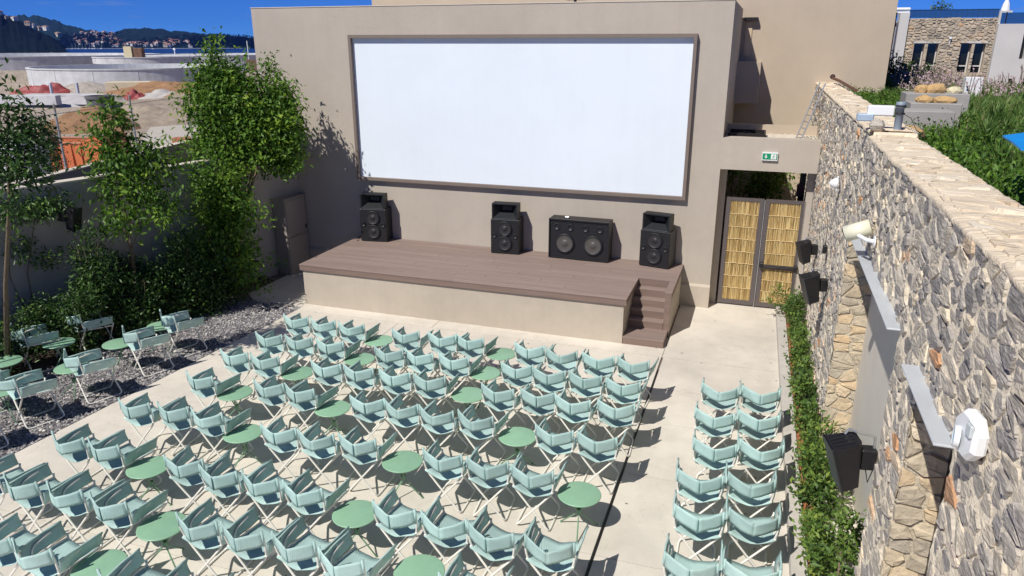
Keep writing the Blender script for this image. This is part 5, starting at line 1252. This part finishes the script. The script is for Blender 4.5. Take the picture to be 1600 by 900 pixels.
t = thing('yellow_barrier', 'yellow plastic barrier half hidden by the slender tree', 'barrier', polar(232, 27, -1.2)); MB().bbox((-.5, -.1, 0), (.5, .1, .8), .05).build('barrier', mat('yellow_plastic', (.70, .42, .03), .5), t)

# ================================================================== FAR SHORE
def ridge(name, label, prof, dist, front, m, back=500, zsea=-12.5, seed=0, rough=3.0):
    rs = np.random.default_rng(seed); pxs = np.linspace(prof[0][0], prof[-1][0], 110)
    ys_ = np.interp(pxs, [p[0] for p in prof], [p[1] for p in prof]); V = []; nr = 9
    for px, y in zip(pxs, ys_):
        h = zat(y, dist)
        h += rs.normal() * rough * .35
        for k in range(nr):
            t = k / (nr - 2) if k < nr - 1 else None
            if t is None: p = polar(px, dist + back, zsea)
            else:
                dd = dist - front * (1 - t); z = zsea + (h - zsea) * (math.sin(t * PI / 2) ** 1.15) * (1 + .035 * math.sin(px * .23 + k * 1.7) + .02 * math.sin(px * .6 - k * 2.3)) + (rs.normal() * rough * .5 if 0 < t < 1 else 0); p = polar(px, dd, z)
            V.append(tuple(p))
    F = np.array([(i * nr + k, (i + 1) * nr + k, (i + 1) * nr + k + 1, i * nr + k + 1) for i in range(len(pxs) - 1) for k in range(nr - 1)])
    o = np_mesh(name, np.array(V), F, m, smooth=True); o['kind'] = 'structure'; return o
ridge('near_headland', '', [(-260, 5), (-120, 10), (-20, 18), (8, 21), (25, 30), (45, 38), (60, 48), (80, 57), (92, 64), (101, 73)], 1900, 420, hill_n, seed=1, rough=2.2)
ridge('middle_hill', '', [(-60, 24), (20, 28), (65, 27), (90, 33), (115, 42), (140, 47), (165, 51), (190, 62), (215, 70)], 4300, 900, mat('hill_scrub_far', (.014, .032, .036), .95, spec=.05, var=.4, vscale=.012, bump=4, bscale=.03), seed=2, rough=3)
ridge('far_hill', '', [(95, 62), (150, 56), (180, 52), (192, 46), (230, 44.5), (262, 45.5), (266, 48), (290, 49.5), (315, 52), (345, 53), (365, 56), (385, 59), (420, 60), (520, 62), (640, 64)], 3500, 620, hill_m, seed=3, rough=3.2)
# tree line at the shore right of the town
C_, R_ = [], []
# houses of the far town
hw = [mat('town_white', (.78, .76, .76), .9), mat('town_cream', (.55, .46, .38), .9), mat('town_grey', (.40, .42, .48), .9)]
tr_ = mat('town_tiles', (.40, .19, .14), .9); tr2 = mat('town_tiles_pale', (.45, .27, .20), .9)
win_d = mat('town_window', (.04, .05, .08), .5)
def town_house(px, dist, z, w, h, d_, wm, rm, rz, label, group):
    mb = MB(); mb.box((-w / 2, -d_ / 2, -3), (w / 2, d_ / 2, h), mi=0)
    e = .4; rh = w * .085
    mb.add([(-w / 2 - e, -d_ / 2 - e, h), (w / 2 + e, -d_ / 2 - e, h), (w / 2 + e, d_ / 2 + e, h), (-w / 2 - e, d_ / 2 + e, h), (-w / 4, 0, h + rh * 2), (w / 4, 0, h + rh * 2)], [(0, 1, 5, 4), (1, 2, 5), (2, 3, 4, 5), (3, 0, 4), (3, 2, 1, 0)], mi=1)
    nf = max(1, int(h / 3.2)); nw = max(2, int(w / 4))
    for f in range(nf):
        for k in range(nw):
            x = -w / 2 + (k + .5) * w / nw; zz = 1.2 + f * 3.2; mb.box((x - .7, -d_ / 2 - .06, zz), (x + .7, -d_ / 2 - .01, zz + 1.5), mi=2)
    o = mb.build('town_house', [wm, rm, win_d]); o.location = polar(px, dist, z); o.rotation_euler = (0, 0, YAW + rz); tag(o, label, 'house', group)
rs = random.Random(11); cnt = 0
names = ['white house with red tiled roof in the town across the bay', 'cream house with red tiled roof in the town across the bay', 'greyish house with red tiled roof in the town across the bay']
namesp = [n_.replace('red tiled', 'pale tiled') for n_ in names]
for _ in range(250):
    px = rs.triangular(95, 312, 205); k = rs.random()
    top = np.interp(px, [95, 130, 180, 205, 240, 270, 312], [52, 51, 51, 52, 57, 61, 66]); base = 72.2
    y = base - (base - top) * k ** .8; dist = 2900 + 480 * (base - y) / 20
    if rs.random() < .35 and px < 190 and y > 62: continue
    w = rs.uniform(7, 14); h = rs.uniform(4, 9); mi = rs.choice([0, 0, 0, 1, 1, 2]); ri = rs.random() < .75
    town_house(px, dist, zat(y, dist) - h * .3, w, h, rs.uniform(8, 12), hw[mi], tr_ if ri else tr2, rs.uniform(-.5, .5), (names if ri else namesp)[mi], ('red' if ri else 'pale') + ' roofed ' + ['white', 'cream', 'grey'][mi] + ' houses of the far town')
for i, (px, y, w, lab) in enumerate(((8, 22, 14, 'topmost house on the near headland at the left edge'), (16, 29, 12, 'house just below the topmost one on the headland'), (30, 30, 9, 'third house along the headland ridge'), (49, 37, 12, 'pink roofed house midway down the headland ridge'), (56, 40, 8, 'small house beside the pink roofed headland house'), (66, 44, 8, 'small house left of the big pale headland house'), (75, 44, 13, 'big pale house on the headland shoulder'), (93, 53, 10, 'white block house at the tip of the headland'))):
    dist = 1780; town_house(px, dist, zat(y, dist) - 3, w * .8, 4.5, 9, hw[i % 2], tr_ if i in (0, 3) else tr2, rs.uniform(-.4, .4), lab, 'houses on the near headland')
# dark trees among the far houses
for nm_, lab, rngx, n_, dist in (('far_town_trees', 'dark trees scattered among the far town houses', (95, 320), 420, 2900), ('far_shore_trees', 'dark uneven tree line along the far shore right of the town', (300, 420), 260, 2800)):
    C_, R_ = [], []
    for _ in range(n_):
        px = rs.uniform(*rngx); top = np.interp(px, [95, 140, 200, 240, 300, 420], [55, 53, 52, 55, 56, 60]) if nm_ == 'far_town_trees' else np.interp(px, [300, 345, 420], [62, 55, 60])
        y = rs.uniform(top, 71); dd = dist + 420 * (72 - y) / 20 if nm_ == 'far_town_trees' else dist - 100 + 3 * (px % 30); C_.append(tuple(polar(px, dd, zat(y, dd)))); R_.append((5, 5, 7, 9))
    tag(leaf_mesh(nm_, C_, R_, 5.5, hill_n, kind='stuff', per=3, twig=2.5, width=.9), lab, 'trees')
o = MB().box((-330, -3, -3), (330, 3, 1.2)).build('far_quay', hw[0]); o.location = polar(215, 2860, -12); o.rotation_euler = (0, 0, YAW + .45 - .0); tag(o, 'pale quay line at the waterfront of the far town', 'quay')
# boats
bm_w = mat('boat_white', (.72, .74, .78), .5)
def boat(px, dist, L, mast, lab, grp):
    t = MB(); prof = [(-L / 2, -L * .14), (L * .25, -L * .14), (L / 2, 0), (L * .25, L * .14), (-L / 2, L * .14)]
    V = [(x * .92, y * .7, -.5) for x, y in prof] + [(x, y, 1.2) for x, y in prof]
    t.add(V, [(4, 3, 2, 1, 0), (5, 6, 7, 8, 9)] + [(i, (i + 1) % 5, 5 + (i + 1) % 5, 5 + i) for i in range(5)]); t.bbox((-L * .25, -L * .09, 1.2), (L * .12, L * .09, 2.4), .1)
    if mast: t.tube([(0, 0, 1), (0, 0, L * 1.35)], .22, 5).tube([(-L * .4, 0, 2.2), (0, 0, 2.2)], .2, 5)
    o = t.build('sailing_boat' if mast else 'motor_boat', bm_w); o.location = polar(px, dist, -12); o.rotation_euler = (0, 0, YAW + random.uniform(-.3, .3)); tag(o, lab, 'boat', grp)
for px in (112, 117, 122, 128, 133, 139, 144, 147, 158): boat(px, 2750 + (px % 7) * 12, 13, True, 'white sailing boat moored in the row below the far town', 'sailing boats moored below the far town')
boat(78, 1500, 9, False, 'white motor boat under the near headland', None); boat(60, 1460, 6, False, 'tiny pale boat off the near headland', None); boat(238, 2600, 10, False, 'white motor boat off the far town quay', None); boat(157, 2700, 16, False, 'larger white motor yacht beside the moored sailing boats', None)

# ================================================================== HAZE over the bay
hz_m = bpy.data.materials.new('haze'); hz_m.use_nodes = True; n = hz_m.node_tree.nodes; n.clear()
vo = n.new('ShaderNodeOutputMaterial'); pv = n.new('ShaderNodeVolumePrincipled'); pv.inputs['Color'].default_value = (.10, .28, 1.0, 1); pv.inputs['Density'].default_value = .00005; pv.inputs['Anisotropy'].default_value = .2
hz_m.node_tree.links.new(pv.outputs[0], vo.inputs['Volume'])
MB().box((-6000, -1500, -18), (6000, 7000, 260)).build('haze', hz_m, kind='stuff')
